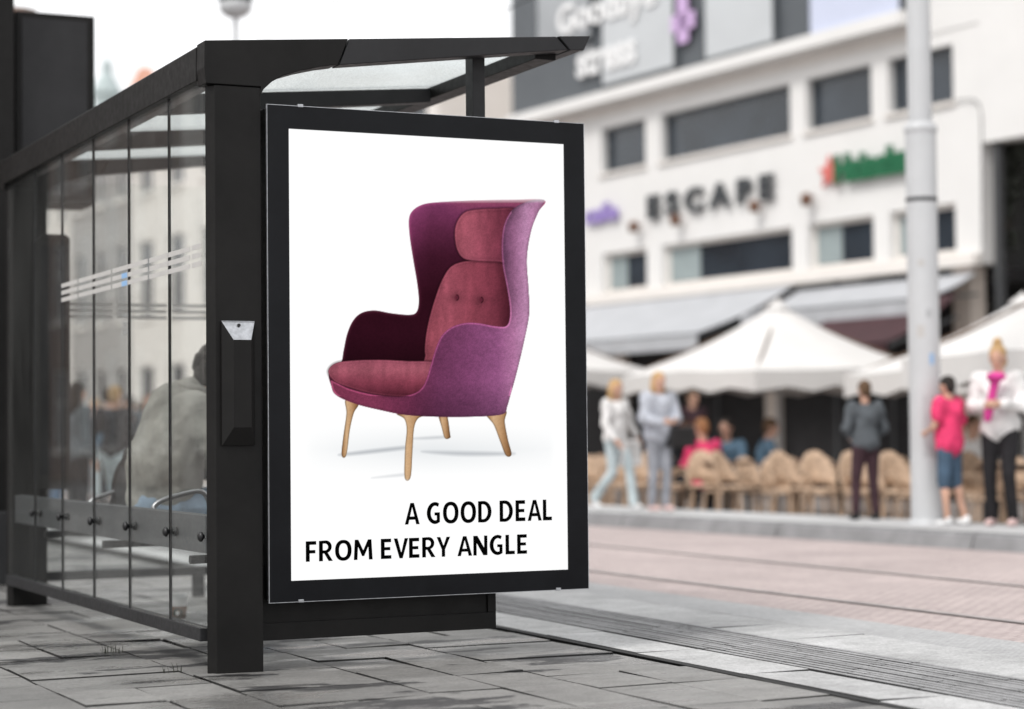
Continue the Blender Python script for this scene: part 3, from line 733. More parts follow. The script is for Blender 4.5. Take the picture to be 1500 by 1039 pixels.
# ------------------------------------------------------------------ ash box on the post
q0 = hit(326,470,Y=YP-.04); q1 = hit(374,655,Y=YP-.04)
AB = empty('ash_box', (q0[0], YP, q1[2]), label='slim dark ash box with a silver top flap screwed to the shelter post', cat='ash box')
bx0, bx1, bz0, bz1 = 2.392, 2.522, .862, 1.332
def lab(o): o.matrix_parent_inverse = Matrix.Translation((-q0[0], -YP, -q1[2])); return o
ix0, ix1, iz0, iz1 = 2.430, 2.500, .930, 1.262
yb_, yf_ = YP-.001, YP-.040
o8 = [(bx0,yb_,bz0),(bx1,yb_,bz0),(bx1,yb_,bz1),(bx0,yb_,bz1)]; m8 = [(bx0,yb_-.012,bz0),(bx1,yb_-.012,bz0),(bx1,yb_-.012,bz1),(bx0,yb_-.012,bz1)]; i8 = [(ix0,yf_,iz0),(ix1,yf_,iz0),(ix1,yf_,iz1),(ix0,yf_,iz1)]
mb = MB(); mb.add(o8+m8+i8, [(0,1,5,4),(1,2,6,5),(2,3,7,6),(3,0,4,7),(4,5,9,8),(5,6,10,9),(7,4,8,11),(8,9,10,11)]); lab(mb.build('box_body', M['steel'], AB))
mb = MB(); mb.add([m8[3],m8[2],i8[2],i8[3]], [(0,3,2,1)]); mb.add([(bx0,yb_-.010,bz1+.003),(bx1,yb_-.010,bz1+.003),(bx1,yb_-.014,bz1-.001),(bx0,yb_-.014,bz1-.001)],[(0,1,2,3)])
lab(mb.build('top_flap', M['galv'], AB))
mb = MB(); mb.tube([(2.457,YP-.025,1.318),(2.457,YP-.017,1.318)], .0065, 14); lab(mb.build('screw', M['black'], AB))

# ------------------------------------------------------------------ paper cup
g = hit(262, 911, Z=.0); CU = empty('paper_cup', (g[0], g[1], .0), label='paper coffee cup with white lid and dark round emblem on the paving', cat='paper cup')
h_ = .118
mb = MB(); mb.lathe([(0,.002),(.030,.002),(.0305,.004),(.042,h_)], seg=28); mb.build('cup_wall', M['papercup'], CU)
mb = MB(); mb.lathe([(.044,h_-.004),(.0455,h_+.002),(.043,h_+.008),(.040,h_+.010),(.038,h_+.018),(.0,h_+.018)], seg=28); mb.build('lid', M['lid'], CU)
mb = MB(); mb.lathe([(.0325,.015),(.0332,.014),(.0395,.075),(.0385,.076)], seg=28); mb.build('sleeve', M['sleeve'], CU)
mb = MB(); vs = []; dirc = math.atan2(-g[1], -g[0]) - .15
for k in range(24):
    a = 2*PI*k/24; z = .045+.024*math.sin(a); r = .0366+(z-.045)*.1+.0016; ph = dirc+.024*math.cos(a)/r; vs.append((r*math.cos(ph), r*math.sin(ph), z))
mb.add(vs, [tuple(range(24))]); mb.build('emblem', M['emblem'], CU)
mb = MB(); vs = []
for k in range(20):
    a = 2*PI*k/20; rr = .013 if k % 2 else .008; z = .045+rr*math.sin(a); r = .0366+(z-.045)*.1+.0024; ph = dirc+rr*math.cos(a)/r; vs.append((r*math.cos(ph), r*math.sin(ph), z))
mb.add(vs, [tuple(range(20))]); mb.build('emblem_figure', M['papercup'], CU)

# grass tufts in the joints
for (x, y, n_, h2, lab_) in ((165,957,26,.030,'dark grass tuft growing in the paving joint in front of the glass wall'), (253,985,9,.022,'tiny sparse grass tuft in the paving joint near the shelter post')):
    g = hit(x, y, Z=0); mb = MB()
    for i in range(n_):
        bx, by = random.uniform(-.045,.045), random.gauss(0,.006); a = random.uniform(0,2*PI); hh = 1.5*h2*random.uniform(.5,1.3); l_ = hh*random.uniform(.1,.8)
        d = Vector((math.cos(a), math.sin(a), 0)); p = Vector((bx,by,-.004)); q = p+Vector((0,0,hh*.6))+d*l_*.3; r = p+Vector((0,0,hh))+d*l_; w_ = Vector((-d.y,d.x,0))*.0018
        mb.add([p-w_,p+w_,q+w_*.8,q-w_*.8,r], [(0,1,2,3),(3,2,4)])
    mb.build('grass_tuft', M['tuft'], None, loc=g, label=lab_, cat='grass tuft', group='grass tufts in the paving joints')

# ------------------------------------------------------------------ people
def V3(*a): return Vector(a)
def person(base, rz, H, pose, cloth, label, group=None, vox=.016, hair='short', haircol='hair_brown', shoe='shoe_dark', sit=False):
    """pose: dict of joint offsets in a 1.75 m body; x right, y forward, z up"""
    k = H/1.75
    J = dict(pel=(0,0,.95), waist=(0,0,1.08), chest=(0,.0,1.30), neck=(0,.0,1.47), head=(0,.02,1.62),
             shL=(-.185,0,1.42), shR=(.185,0,1.42), elL=(-.24,-.02,1.13), elR=(.24,-.02,1.13), wrL=(-.25,.06,.89), wrR=(.25,.06,.89),
             hiL=(-.09,0,.92), hiR=(.09,0,.92), knL=(-.10,.02,.50), knR=(.10,.02,.50), anL=(-.10,-.02,.09), anR=(.10,-.02,.09),
             hdL=None, hdR=None, toL=None, toR=None)
    J.update(pose); J = {a: (None if v is None else Vector(v)*k) for a, v in J.items()}
    E_ = empty('person', base, rz, label=label, cat='person', group=group)
    P = lambda a: J[a]
    b = MB()
    up = (P('head')-P('neck')).normalized(); fw = Vector((0,1,0)); fw = (fw-up*fw.dot(up)).normalized()
    if 'face' in pose: fw = Vector(pose['face']).normalized()
    sd = fw.cross(up).normalized(); hc = P('head')
    R3 = Matrix((sd, fw, up)).transposed()
    b.ell(hc+up*.03*k, (.074*k,.094*k,.098*k), R3, 18, 12); b.ell(hc-up*.045*k+fw*.025*k, (.054*k,.062*k,.065*k), R3, 14, 9)
    b.cap(P('neck'), hc-up*.05*k, .056*k, .052*k)
    b.ell(hc+fw*.098*k-up*.012*k, (.013*k,.022*k,.024*k), R3, 10, 7)
    for s_ in (-1,1): b.ell(hc+sd*.078*k*s_, (.011*k,.022*k,.032*k), R3, 10, 7)
    b.cap(P('chest'), P('waist'), .125*k, .11*k); b.cap(P('waist'), P('pel'), .11*k, .12*k)
    for s_ in ('L','R'):
        b.cap(P('sh'+s_), P('chest'), .058*k, .10*k); b.cap(P('sh'+s_), P('el'+s_), .050*k, .040*k); b.cap(P('el'+s_), P('wr'+s_), .039*k, .026*k)
        d = (P('wr'+s_)-P('el'+s_)).normalized() if P('hd'+s_) is None else (P('hd'+s_)-P('wr'+s_)).normalized()
        w = P('wr'+s_); pc = w+d*.05*k; inn = Vector((1 if s_ == 'L' else -1, 0, 0)); inn = (inn-d*inn.dot(d)).normalized(); acr = d.cross(inn).normalized()
        Rh = Matrix((inn, acr, d)).transposed(); b.ell(pc, (.016*k,.040*k,.052*k), Rh, 12, 8); b.cap(w, pc, .024*k, .02*k)
        for i, ln_ in enumerate((.068,.078,.072,.056)):
            r0 = pc+d*.040*k+acr*(.029-.0195*i)*k; m_ = r0+d*ln_*.5*k+inn*.008*k; e_ = m_+d*ln_*.42*k+inn*.026*k
            b.cap(r0, m_, .0095*k, .009*k); b.cap(m_, e_, .009*k, .0075*k)
        r0 = w+d*.025*k+acr*.03*k; m_ = r0+d*.030*k+acr*.022*k+inn*.012*k; b.cap(r0, m_, .012*k, .010*k); b.cap(m_, m_+d*.028*k+inn*.012*k, .010*k, .008*k)
        b.cap(P('pel'), P('hi'+s_), .11*k, .085*k); b.cap(P('hi'+s_), P('kn'+s_), .082*k, .055*k); b.cap(P('kn'+s_), P('an'+s_), .052*k, .036*k)
        b.ell(P('kn'+s_)*.68+P('an'+s_)*.32-Vector((0,.012*k,0)), (.048*k,.052*k,.11*k), None, 12, 8)
        to = (P('an'+s_)+Vector((0,.13*k,-.055*k))) if P('to'+s_) is None else P('to'+s_)
        b.cap(P('an'+s_)+Vector((0,-.02*k,-.045*k)), to, .034*k, .026*k); b.cap(P('an'+s_), P('an'+s_)+Vector((0,0,-.04*k)), .036*k, .034*k)
    remesh(b.build('body', M[cloth.get('skin','skin')], E_), vox if vox < .014 else .013, 3)
    e = MB()
    for s_ in (-1,1): e.ell(hc+fw*.088*k+sd*.031*k*s_+up*.012*k, (.011*k,.008*k,.008*k), R3, 8, 6)
    e.build('eyes', M['eyes'], E_)
    e = MB(); e.ell(hc+fw*.083*k-up*.052*k, (.022*k,.010*k,.006*k), R3, 10, 6); e.build('mouth', M['lips'], E_)
    # top
    t = MB(); x = cloth.get('loose', .014)*k
    t.cap(P('chest'), P('waist'), .135*k+x, .118*k+x); low = P('waist').lerp(P('pel'), cloth.get('hem', .8)); t.cap(P('waist'), low, .118*k+x, .128*k+x)
    for s_ in ('L','R'):
        hs_ = (P('hi'+s_)-P('pel')); hs_.z = 0; t.cap(P('waist')+hs_*.35, low+hs_*.75, .112*k+x, .108*k+x)
        t.cap(P('sh'+s_), P('chest'), .062*k+x, .11*k+x)
        se = P('sh'+s_).lerp(P('el'+s_), .55) if cloth.get('sleeve') == 'short' else P('el'+s_)
        t.cap(P('sh'+s_), se, .056*k+x, .048*k+x)
        if cloth.get('sleeve') != 'short': t.cap(P('el'+s_), P('el'+s_).lerp(P('wr'+s_), .92), .046*k+x, .034*k+x*.8)
        if cloth.get('hem', .8) > 1.0: t.cap(low, P('hi'+s_).lerp(P('kn'+s_), .1), .125*k+x, .10*k+x)
    t.cap(P('neck')-up*.03*k, P('chest'), .058*k, .10*k)
    remesh(t.build(cloth.get('topname','shirt'), M[cloth['top']], E_), vox, 5)
    q = MB(); y = .010*k
    for s_ in ('L','R'):
        q.cap(P('pel'), P('hi'+s_), .118*k+y, .092*k+y)
        if cloth.get('short'):
            q.cap(P('hi'+s_), P('kn'+s_), .09*k+y, .072*k+y)
        else:
            q.cap(P('hi'+s_), P('kn'+s_), .088*k+y, .060*k+y); q.cap(P('kn'+s_), P('an'+s_)+Vector((0,0,.0)), .058*k+y, cloth.get('flare',.046)*k+y)
    remesh(q.build('shorts' if cloth.get('short') else 'trousers', M[cloth['legs']], E_), vox, 5)
    for s_ in ('L','R'):
        to = (P('an'+s_)+Vector((0,.13*k,-.055*k))) if P('to'+s_) is None else P('to'+s_)
        s2 = MB(); s2.cap(P('an'+s_)+Vector((0,-.025*k,-.045*k)), to, .043*k, .034*k); s2.cap(P('an'+s_)+Vector((0,-.02*k,-.01*k)), P('an'+s_)+Vector((0,0,-.05*k)), .044*k, .043*k)
        remesh(s2.build('shoe', M[shoe], E_), .012, 3)
    hmb = MB()
    hmb.ell(hc+up*.052*k-fw*.016*k, (.086*k,.098*k,.088*k), R3, 16, 10); hmb.ell(hc-fw*.045*k+up*.0*k, (.076*k,.062*k,.085*k), R3, 14, 9)
    if hair == 'long':
        hmb.cap(hc-fw*.05*k, hc-fw*.075*k-up*.20*k, .08*k, .055*k)
        for s_ in (-1,1): hmb.cap(hc+sd*.062*k*s_-fw*.02*k, hc+sd*.085*k*s_-up*.17*k, .035*k, .025*k)
    if hair == 'bun': hmb.ell(hc-fw*.03*k+up*.155*k, (.05*k,)*3, R3, 12, 8); hmb.ell(hc-fw*.05*k-up*.03*k, (.085*k,.06*k,.09*k), R3, 12, 8)
    h_o = remesh(hmb.build('hair', M[haircol], E_), .012, 2)
    return E_
def cl(name, c, rough=.85): M[name] = simple(name, c, rough, 0, .30, 7, .4, .3)
cl('skin', (.50,.30,.22), .6); cl('skin_dark', (.22,.12,.08), .6); cl('eyes', (.03,.02,.02), .3); cl('lips', (.40,.14,.13), .5)
cl('hair_brown', (.10,.06,.035)); cl('hair_blond', (.42,.27,.13)); cl('hair_dark', (.022,.018,.016)); cl('hair_red', (.28,.13,.06))
cl('shoe_dark', (.02,.02,.02)); cl('shoe_white', (.7,.7,.7)); cl('shoe_pink', (.62,.45,.43))
cl('cloth_white', (.72,.71,.70)); cl('cloth_greytop', (.20,.20,.21)); cl('cloth_palegrey', (.44,.46,.51)); cl('jeans_pale', (.46,.53,.55)); cl('cloth_charcoal', (.085,.095,.105))
cl('trousers_maroon', (.045,.022,.028)); cl('cloth_pink', (.66,.045,.14)); cl('shorts_denim', (.06,.10,.15)); cl('jeans_grey', (.27,.28,.31)); cl('trousers_black', (.015,.014,.016))
cl('cloth_teal', (.10,.33,.33)); cl('cloth_orange', (.55,.28,.14)); cl('cloth_blue', (.07,.12,.17)); cl('cloth_black', (.02,.02,.024)); cl('cloth_beige', (.45,.38,.30)); cl('jeans_blue', (.09,.15,.24)); cl('cloth_magenta', (.55,.05,.25))

WALK = dict(knL=(-.10,.16,.53), anL=(-.10,.22,.10), knR=(.10,.03,.51), anR=(.10,-.30,.16), toR=(.10,-.20,.035), elL=(-.25,-.09,1.14), wrL=(-.26,-.16,.90), elR=(.25,.05,1.13), wrR=(.24,.22,.93))
def stand(px, pyfeet, pyhead, rz, pose, cloth, label, z=None, dist_scale=1, **k):
    if z is None: g = onground(px, pyfeet)
    else: q = hit(px, pyfeet, Z=z); g = Vector(q)
    # height from the head pixel
    d = RM @ cray(px, pyhead); t = np.hypot(g.x, g.y)/np.hypot(d[0], d[1]); top = .9+t*d[2]
    H = max(1.2, min(1.9, (top-g.z)*1.0))
    return person(g, rz, H, pose, cloth, label, **k)
faceme = math.radians(155)
PP = 'passers-by across the street'
# heading: rz=0 faces +Y (away down the street)
stand(903, 747, 556, math.radians(200), dict(WALK, wrL=(-.38,.05,.98), elL=(-.30,0,1.16)), dict(top='cloth_white', legs='jeans_pale', flare=.06, topname='cardigan'), 'woman in white cardigan and pale flared jeans, walking beside the advertising panel', group=PP, hair='long', haircol='hair_blond', shoe='shoe_white')
q = person  # alias
stand(966, 749, 545, math.radians(188), dict(elL=(-.24,.06,1.16), wrL=(-.10,.24,1.15), elR=(.26,.04,1.15), wrR=(.12,.24,1.12), knL=(-.08,.05,.5), anL=(-.06,.06,.09)), dict(top='cloth_palegrey', legs='jeans_grey', topname='jacket', loose=.03), 'blond woman in a pale grey jacket and grey jeans, a dark bag over her arm', group=PP, hair='long', haircol='hair_blond', shoe='shoe_pink')
stand(1270, 762, 577, math.radians(-10), dict(elL=(-.27,.02,1.15), wrL=(-.16,.16,1.05), elR=(.27,.02,1.15), wrR=(.16,.16,1.05), anL=(-.15,0,.09), knL=(-.13,.02,.5), anR=(.12,-.02,.09)), dict(top='cloth_charcoal', legs='trousers_maroon', topname='sweater', loose=.02), 'man in charcoal sweater seen from behind, standing before the rattan chairs', group=PP, haircol='hair_brown')
stand(1393, 771, 556, math.radians(20), dict(elL=(-.25,.05,1.15), wrL=(-.15,.22,1.1), elR=(.25,-.02,1.12), anR=(.12,-.12,.10), knR=(.11,.0,.5)), dict(top='cloth_pink', legs='shorts_denim', short=True, sleeve='short', topname='tshirt', loose=.035, hem=1.0), 'boy in bright pink shirt and denim shorts beside the grey lamp post', group=PP, haircol='hair_dark', shoe='shoe_white')
stand(1467, 771, 506, math.radians(125), dict(face=(-.1,1,-.25), elL=(-.26,.03,1.16), wrL=(-.10,.28,1.18), elR=(.26,.02,1.15), wrR=(.06,.28,1.16), knL=(-.10,.07,.5), anL=(-.12,.0,.09)), dict(top='cloth_white', legs='trousers_black', topname='jacket', loose=.026, hem=.9), 'woman with blond bun, white jacket and black trousers, looking at her hands', group=PP, hair='bun', haircol='hair_blond', shoe='shoe_pink')
# carried things
g = onground(903, 747)
def handbag(loc, w, h, d, mat, label, rz=0):
    E_ = empty('bag', loc, rz, label=label, cat='bag')
    mb = MB(); mb.prism([(-w/2,-d/2,0),(w/2,-d/2,0),(w*.42,-d/2,h),(-w*.42,-d/2,h)], (0,d,0)); mb.build('bag_body', mat, E_, .015)
    mb = MB(); mb.tube([(-w*.3,0,h),(-w*.25,0,h+.10),(0,0,h+.15),(w*.25,0,h+.10),(w*.3,0,h)], .008); mb.build('bag_handle', mat, E_); return E_
p = Vector(hit(921, 683, Y=g.y)); handbag((p.x, g.y, p.z), .30, .26, .10, M['cloth_white'], 'white shopping bag hanging from the hand of the woman in the cardigan', .3)
g = onground(966, 749); p = Vector(hit(992, 655, Y=g.y)); handbag((p.x, g.y-.05, p.z), .34, .20, .12, M['bag'], 'dark handbag at the hip of the woman in the pale grey jacket', .2)
# scarf of the right hand woman
g = onground(1467, 771)
sc = MB(); a = Vector(hit(1459, 552, X=g.x-.16)); b_ = Vector(hit(1449, 600, X=g.x-.20)); c_ = Vector(hit(1446, 618, X=g.x-.2))
sc.tube([a, (a+b_)/2, b_, c_], [.04,.035,.04,.03], 10); sc.ell(a, (.085,.085,.04)); so = remesh(sc.build('scarf', M['cloth_magenta']), .014, 4); tag(so, 'pink scarf round the neck of the woman in the white jacket', 'scarf')

# the seated man inside the shelter
cl('jacket_khaki', (.25,.242,.22)); cl('hair_curly', (.035,.030,.027)); cl('jeans_seat', (.20,.26,.33))
def seated_man():
    base = Vector((2.78, 9.72, 0)); E_ = empty('person', base, 0, label='man in pale khaki jacket sitting hunched behind the shelter glass', cat='person')
    w = lambda x, y, z: Vector((x, y, z))
    b = MB(); hc = w(.25,-.02,1.185); up = Vector((.38,0,.92)).normalized(); fw = Vector((.92,0,-.38)).normalized(); sd = fw.cross(up).normalized(); R3 = Matrix((sd, fw, up)).transposed()
    b.ell(hc+up*.03, (.076,.096,.10), R3, 20, 12); b.ell(hc-up*.045+fw*.025, (.056,.064,.068), R3); b.cap(w(.14,-.02,1.09), hc-up*.05, .060, .054); b.ell(hc+fw*.10-up*.012, (.013,.022,.024), R3, 10, 7)
    for s_ in (-1,1): b.ell(hc+sd*.08*s_, (.011,.022,.032), R3, 10, 7)
    b.cap(w(.0,0,.56), w(.03,0,.75), .13, .14); b.cap(w(.0,0,.75), w(.06,0,1.0), .14, .12); b.cap(w(.06,0,1.0), w(.12,0,1.10), .12, .07)
    for s_ in (-1,1):
        sh = w(.09,.19*s_,1.04); el = w(.22,.27*s_,.76); wr = w(.50,.12*s_,.66)
        b.cap(sh, w(.06,0,1.02), .06, .10); b.cap(sh, el, .052, .042); b.cap(el, wr, .04, .028)
        d = (w(.60,.06*s_,.68)-wr).normalized(); pc = wr+d*.05; inn = Vector((0,-s_,0)); inn = (inn-d*inn.dot(d)).normalized(); acr = d.cross(inn).normalized()
        b.ell(pc, (.017,.04,.05), Matrix((inn,acr,d)).transposed(), 12, 8)
        for i, ln_ in enumerate((.068,.078,.072,.056)):
            r0 = pc+d*.04+acr*(.029-.0195*i); m_ = r0+d*ln_*.5+inn*.012; e_ = m_+d*ln_*.3+inn*.032; b.cap(r0, m_, .0095, .009); b.cap(m_, e_, .009, .0075)
        r0 = wr+d*.025+acr*.03; m_ = r0+d*.03+acr*.022; b.cap(r0, m_, .012, .010); b.cap(m_, m_+d*.028+inn*.012, .010, .008)
        b.cap(w(0,.09*s_,.56), w(.43,.13*s_,.55), .085, .06); b.cap(w(.43,.13*s_,.55), w(.42,.14*s_,.10), .055, .038); b.cap(w(.40,.14*s_,.05), w(.56,.15*s_,.035), .036, .028)
    remesh(b.build('body', M['skin'], E_), .010, 3)
    t = MB()
    t.cap(w(-.02,0,.60), w(-.01,0,.78), .175, .185); t.cap(w(-.01,.07,.62), w(-.01,.09,.78), .15, .165); t.cap(w(-.01,-.07,.62), w(-.01,-.09,.78), .15, .165); t.cap(w(-.01,0,.78), w(.05,0,1.01), .185, .15)
    for s_ in (-1,1):
        t.cap(w(.0,.11*s_,.80), w(.06,.15*s_,1.0), .15, .11); sh = w(.08,.19*s_,1.02); el = w(.22,.285*s_,.76)
        t.cap(sh, el, .098, .075); t.cap(el, w(.49,.13*s_,.665), .07, .048)
    t.cap(w(.06,0,1.02), w(.11,-.01,1.10), .13, .085)
    for i in range(0):
        s_ = random.choice((-1,1)); a = random.uniform(-.2,.2); z0 = random.uniform(.52,.98)
        p0 = w(-.165+abs(a)*.22+max(0,z0-.80)*.30, a, z0); p1 = p0+w(random.uniform(-.0,.02), random.uniform(.04,.13)*s_, random.uniform(-.05,.05)); t.cap(p0, p1, random.uniform(.012,.02), .010)
    t.tube([w(.0+.19*math.cos(a)-.02, .235*math.sin(a), .475) for a in np.linspace(0, 2*PI, 30)], .022, 8)
    o = remesh(t.build('jacket', M['jacket_khaki'], E_), .009, 12)
    tx = bpy.data.textures.new('wrinkle', 'CLOUDS'); tx.noise_scale = .11; tx.noise_depth = 3; dm = o.modifiers.new('wr', 'DISPLACE'); dm.texture = tx; dm.strength = .03; dm.mid_level = .5; dm.texture_coords = 'LOCAL'
    t = MB(); t.tube([w(.12+.07*math.cos(a), .0+.085*math.sin(a), 1.125-.02*math.cos(a)) for a in np.linspace(0, 2*PI, 20)], .026, 8); remesh(t.build('collar', M['jacket_khaki'], E_), .010, 3)
    q = MB()
    for s_ in (-1,1): q.cap(w(-.05,.07*s_,.56), w(0,.10*s_,.56), .13, .115); q.cap(w(0,.10*s_,.56), w(.43,.14*s_,.56), .108, .078); q.cap(w(.43,.14*s_,.56), w(.42,.15*s_,.10), .075, .06)
    remesh(q.build('trousers', M['jeans_seat'], E_), .011, 5)
    for s_ in (-1,1):
        s2 = MB(); s2.cap(w(.39,.14*s_,.055), w(.58,.15*s_,.045), .048, .038); remesh(s2.build('shoe', M['shoe_dark'], E_), .011, 3)
    hm = MB(); hm.ell(hc+up*.055-fw*.014, (.095,.11,.098), R3, 18, 12); hm.ell(hc-fw*.05, (.085,.07,.095), R3)
    for i in range(170):
        v = Vector((random.gauss(0,1),random.gauss(0,1),random.gauss(0,1))).normalized()
        if v.dot(fw) > .45 or v.dot(up) < -.5: continue
        p_ = hc+up*.045-fw*.02+Vector((v.x*.105,v.y*.10,v.z*.105)); hm.ell(p_, (random.uniform(.012,.024),)*3, None, 8, 6)
    remesh(hm.build('hair', M['hair_curly'], E_), .0055, 1)
    e = MB(); 
    for s_ in (-1,1): e.ell(hc+fw*.09+sd*.031*s_+up*.012, (.011,.008,.008), R3, 8, 6)
    e.build('eyes', M['eyes'], E_); e = MB(); e.ell(hc+fw*.085-up*.052, (.022,.010,.006), R3, 10, 6); e.build('mouth', M['lips'], E_)
seated_man()
# black bag beside him
b = MB(); b.ell((2.74, 10.17, .62), (.11,.12,.20), None, 18, 12); b.ell((2.74,10.19,.54), (.12,.14,.12)); b.ell((2.74,10.13,.78), (.07,.07,.08))
BG = empty('shoulder_bag', (2.74,10.17,.45), label='black leather bag standing on the bench beside the seated man', cat='bag')
o = remesh(b.build('bag_body', M['bag'], BG), .012, 3); o.matrix_parent_inverse = Matrix.Translation((-2.74,-10.17,-.45))
mb = MB(); mb.tube([(2.70,10.11,.78),(2.72,10.12,.90),(2.78,10.15,.93),(2.80,10.21,.86),(2.78,10.23,.74)], .012); o = mb.build('bag_strap', M['bag'], BG); o.matrix_parent_inverse = Matrix.Translation((-2.74,-10.17,-.45))

# crowd seen through the shelter glass, walking in the street further on
crowd = [(84,748,590,'cloth_black','jeans_blue','hair_dark','person in a black jacket, nearest the dark timetable case'),
 (104,742,575,'cloth_teal','trousers_black','hair_brown','person in a teal top in the crowd behind the glass wall'),
 (122,752,600,'cloth_orange','jeans_grey','hair_red','person in an orange top in the middle of the crowd'),
 (140,735,585,'cloth_palegrey','jeans_pale','hair_blond','person in a pale grey top and pale jeans in the crowd'),
 (158,744,570,'cloth_blue','trousers_black','hair_dark','person in a dark blue top left of the seated man'),
 (172,730,592,'cloth_white','jeans_blue','hair_brown','person in a white top close beside the seated man'),
 (66,736,600,'cloth_beige','trousers_black','hair_brown','person in a beige coat left in the crowd'),
 (94,722,596,'cloth_magenta','trousers_maroon','hair_dark','person in a magenta coat at the back of the crowd'),
 (190,742,580,'cloth_black','trousers_black','hair_dark','person all in black beside the shoulder bag'),
 (132,718,598,'cloth_teal','jeans_pale','hair_blond','person in a teal top and pale jeans at the back of the crowd'),
 (205,726,590,'cloth_orange','trousers_black','hair_brown','person in an orange jacket seen over the black bag'),
 (152,716,601,'cloth_charcoal','jeans_blue','hair_dark','person in a charcoal sweater at the back of the crowd')]
crowd += [(112,790,560,'cloth_charcoal','trousers_black','hair_dark','tall person in charcoal walking nearest behind the shelter, left'),
 (168,775,566,'cloth_black','jeans_pale','hair_blond','person in black with pale jeans walking near the seated man'),
 (74,712,598,'cloth_white','jeans_blue','hair_red','red haired person in white far back on the left'),
 (216,735,575,'cloth_charcoal','jeans_grey','hair_dark','person in charcoal partly behind the seated man'),
 (240,720,590,'cloth_teal','trousers_black','hair_brown','person in teal just above the shoulder of the seated man'),
 (182,706,600,'cloth_beige','jeans_blue','hair_dark','person in beige furthest back in the crowd')]
for i, (x, yf, yh, tp, lg, hr, lb) in enumerate(crowd):
    stand(x, yf, yh, random.uniform(-PI, PI), WALK if i % 2 else {}, dict(top=tp, legs=lg), lb, z=-.006, group='people in the street behind the shelter', haircol=hr, hair='long' if i % 3 == 0 else 'short', vox=.022)

# ------------------------------------------------------------------ lamp post
g = hit(1358, 769, Z=.12); LPb = Vector(g)
LPO = empty('lamp_post', LPb, label='thick pale grey lamp post with a collar standing on the raised kerb', cat='lamp post')
dd = np.hypot(g[0], g[1]); dz = lambda py: .9+((RM@cray(1358,py))[2]/np.hypot(*(RM@cray(1358,py))[:2]))*dd-g[2]
r1 = 22.3/F*dd*1.0; zc = dz(188)
mb = MB(); mb.lathe([(r1*1.0,.02),(r1,zc*.5),(r1,zc-.04)], seg=32); mb.build('lower_shaft', M['pole'], LPO)
mb = MB(); mb.lathe([(r1*1.02,zc-.04),(r1*1.08,zc-.02),(r1*1.06,zc+.02),(r1*.8,zc+.05)], seg=32); mb.build('collar', M['pole'], LPO)
mb = MB(); mb.lathe([(r1*.77,zc+.04),(r1*.74,6.5),(r1*.6,9)], seg=32); mb.build('upper_shaft', M['pole'], LPO)
mb = MB(); mb.lathe([(r1*1.02,dz(296)),(r1*1.035,dz(293)),(r1*1.02,dz(290))], seg=32); mb.build('clamp_band', M['railgrey'], LPO)
mb = MB(); mb.lathe([(r1*1.25,0.001),(r1*1.25,.03),(r1*1.02,.05)], seg=32); mb.build('base_flange', M['pole'], LPO)
a_ = math.atan2(-g[1], -g[0])
def wrap(mb, z0, z1, da, off, rr):
    vs = []; n_ = 8
    for k in range(n_+1):
        an = a_+off+da*(k/n_-.5)
        for z_ in (z0, z1): vs.append((rr*math.cos(an), rr*math.sin(an), z_))
    mb.add(vs, [(2*k, 2*k+2, 2*k+3, 2*k+1) for k in range(n_)]); return mb
wrap(MB(), .55, 1.05, .8, .25, r1*1.006).build('access_hatch', M['railgrey2'], LPO)
for z_, o_, w_, h_, m_ in ((1.52,-.2,.5,.10,'sticker'),(1.68,.35,.35,.07,'railgrey2'),(1.30,.5,.3,.09,'bluesticker'),(2.1,-.1,.4,.05,'sticker')): wrap(MB(), z_, z_+h_, w_, o_, r1*1.006).build('sticker_remains', M[m_], LPO)
mb = MB(); mb.tube([(0,0,8.9),(-.3,0,9.2),(-1.3,0,9.35)], .05); mb.build('lamp_arm', M['pole'], LPO)
mb = MB(); mb.ell((-1.6,0,9.33), (.35,.14,.07)); mb.build('lamp_head', M['pole'], LPO)

# ------------------------------------------------------------------ white corner building with the cafe
TF = 12.0
def fz(px, py, t=TF): return hitF(px, py, t)
BLD = empty('building', FW(12, TF, 0), FROT, label='white modernist building with ribbon windows and dark upper cladding across the street', cat='building')
# local frame of the building: x = s-12 along U, y = -(t-TF) (left of U), z up
def bl(s, t, z): return (s-12, -(t-TF), z)
def bbox(mb, s0, s1, t0, t1, z0, z1): return mb.box(bl(s0,t0,z0), bl(s1,t1,z1))
sL = fz(765,170)[0]; zb1 = fz(1322,27)[1]; zb1b = fz(775,168)[1]; zband = (zb1+zb1b)/2
sw = fz(1440,300)[0]
r1 = [(fz(878,0)[0],fz(943,0)[0]),(fz(965,0)[0],fz(1155,0)[0]),(fz(1178,0)[0],fz(1274,0)[0]),(fz(1298,0)[0],fz(1394,0)[0])]
z1t = np.mean([fz(878,190)[1],fz(943,175)[1],fz(965,165)[1],fz(1155,126)[1],fz(1274,94)[1]]); z1b = np.mean([fz(943,242)[1],fz(965,236)[1],fz(1155,200)[1],fz(1274,173)[1]])
z2t = np.mean([fz(876,375)[1],fz(1274,313)[1]]); z2b = np.mean([fz(876,428)[1],fz(1274,387)[1],fz(1334,380)[1]])
zlow = fz(1440,386)[1]
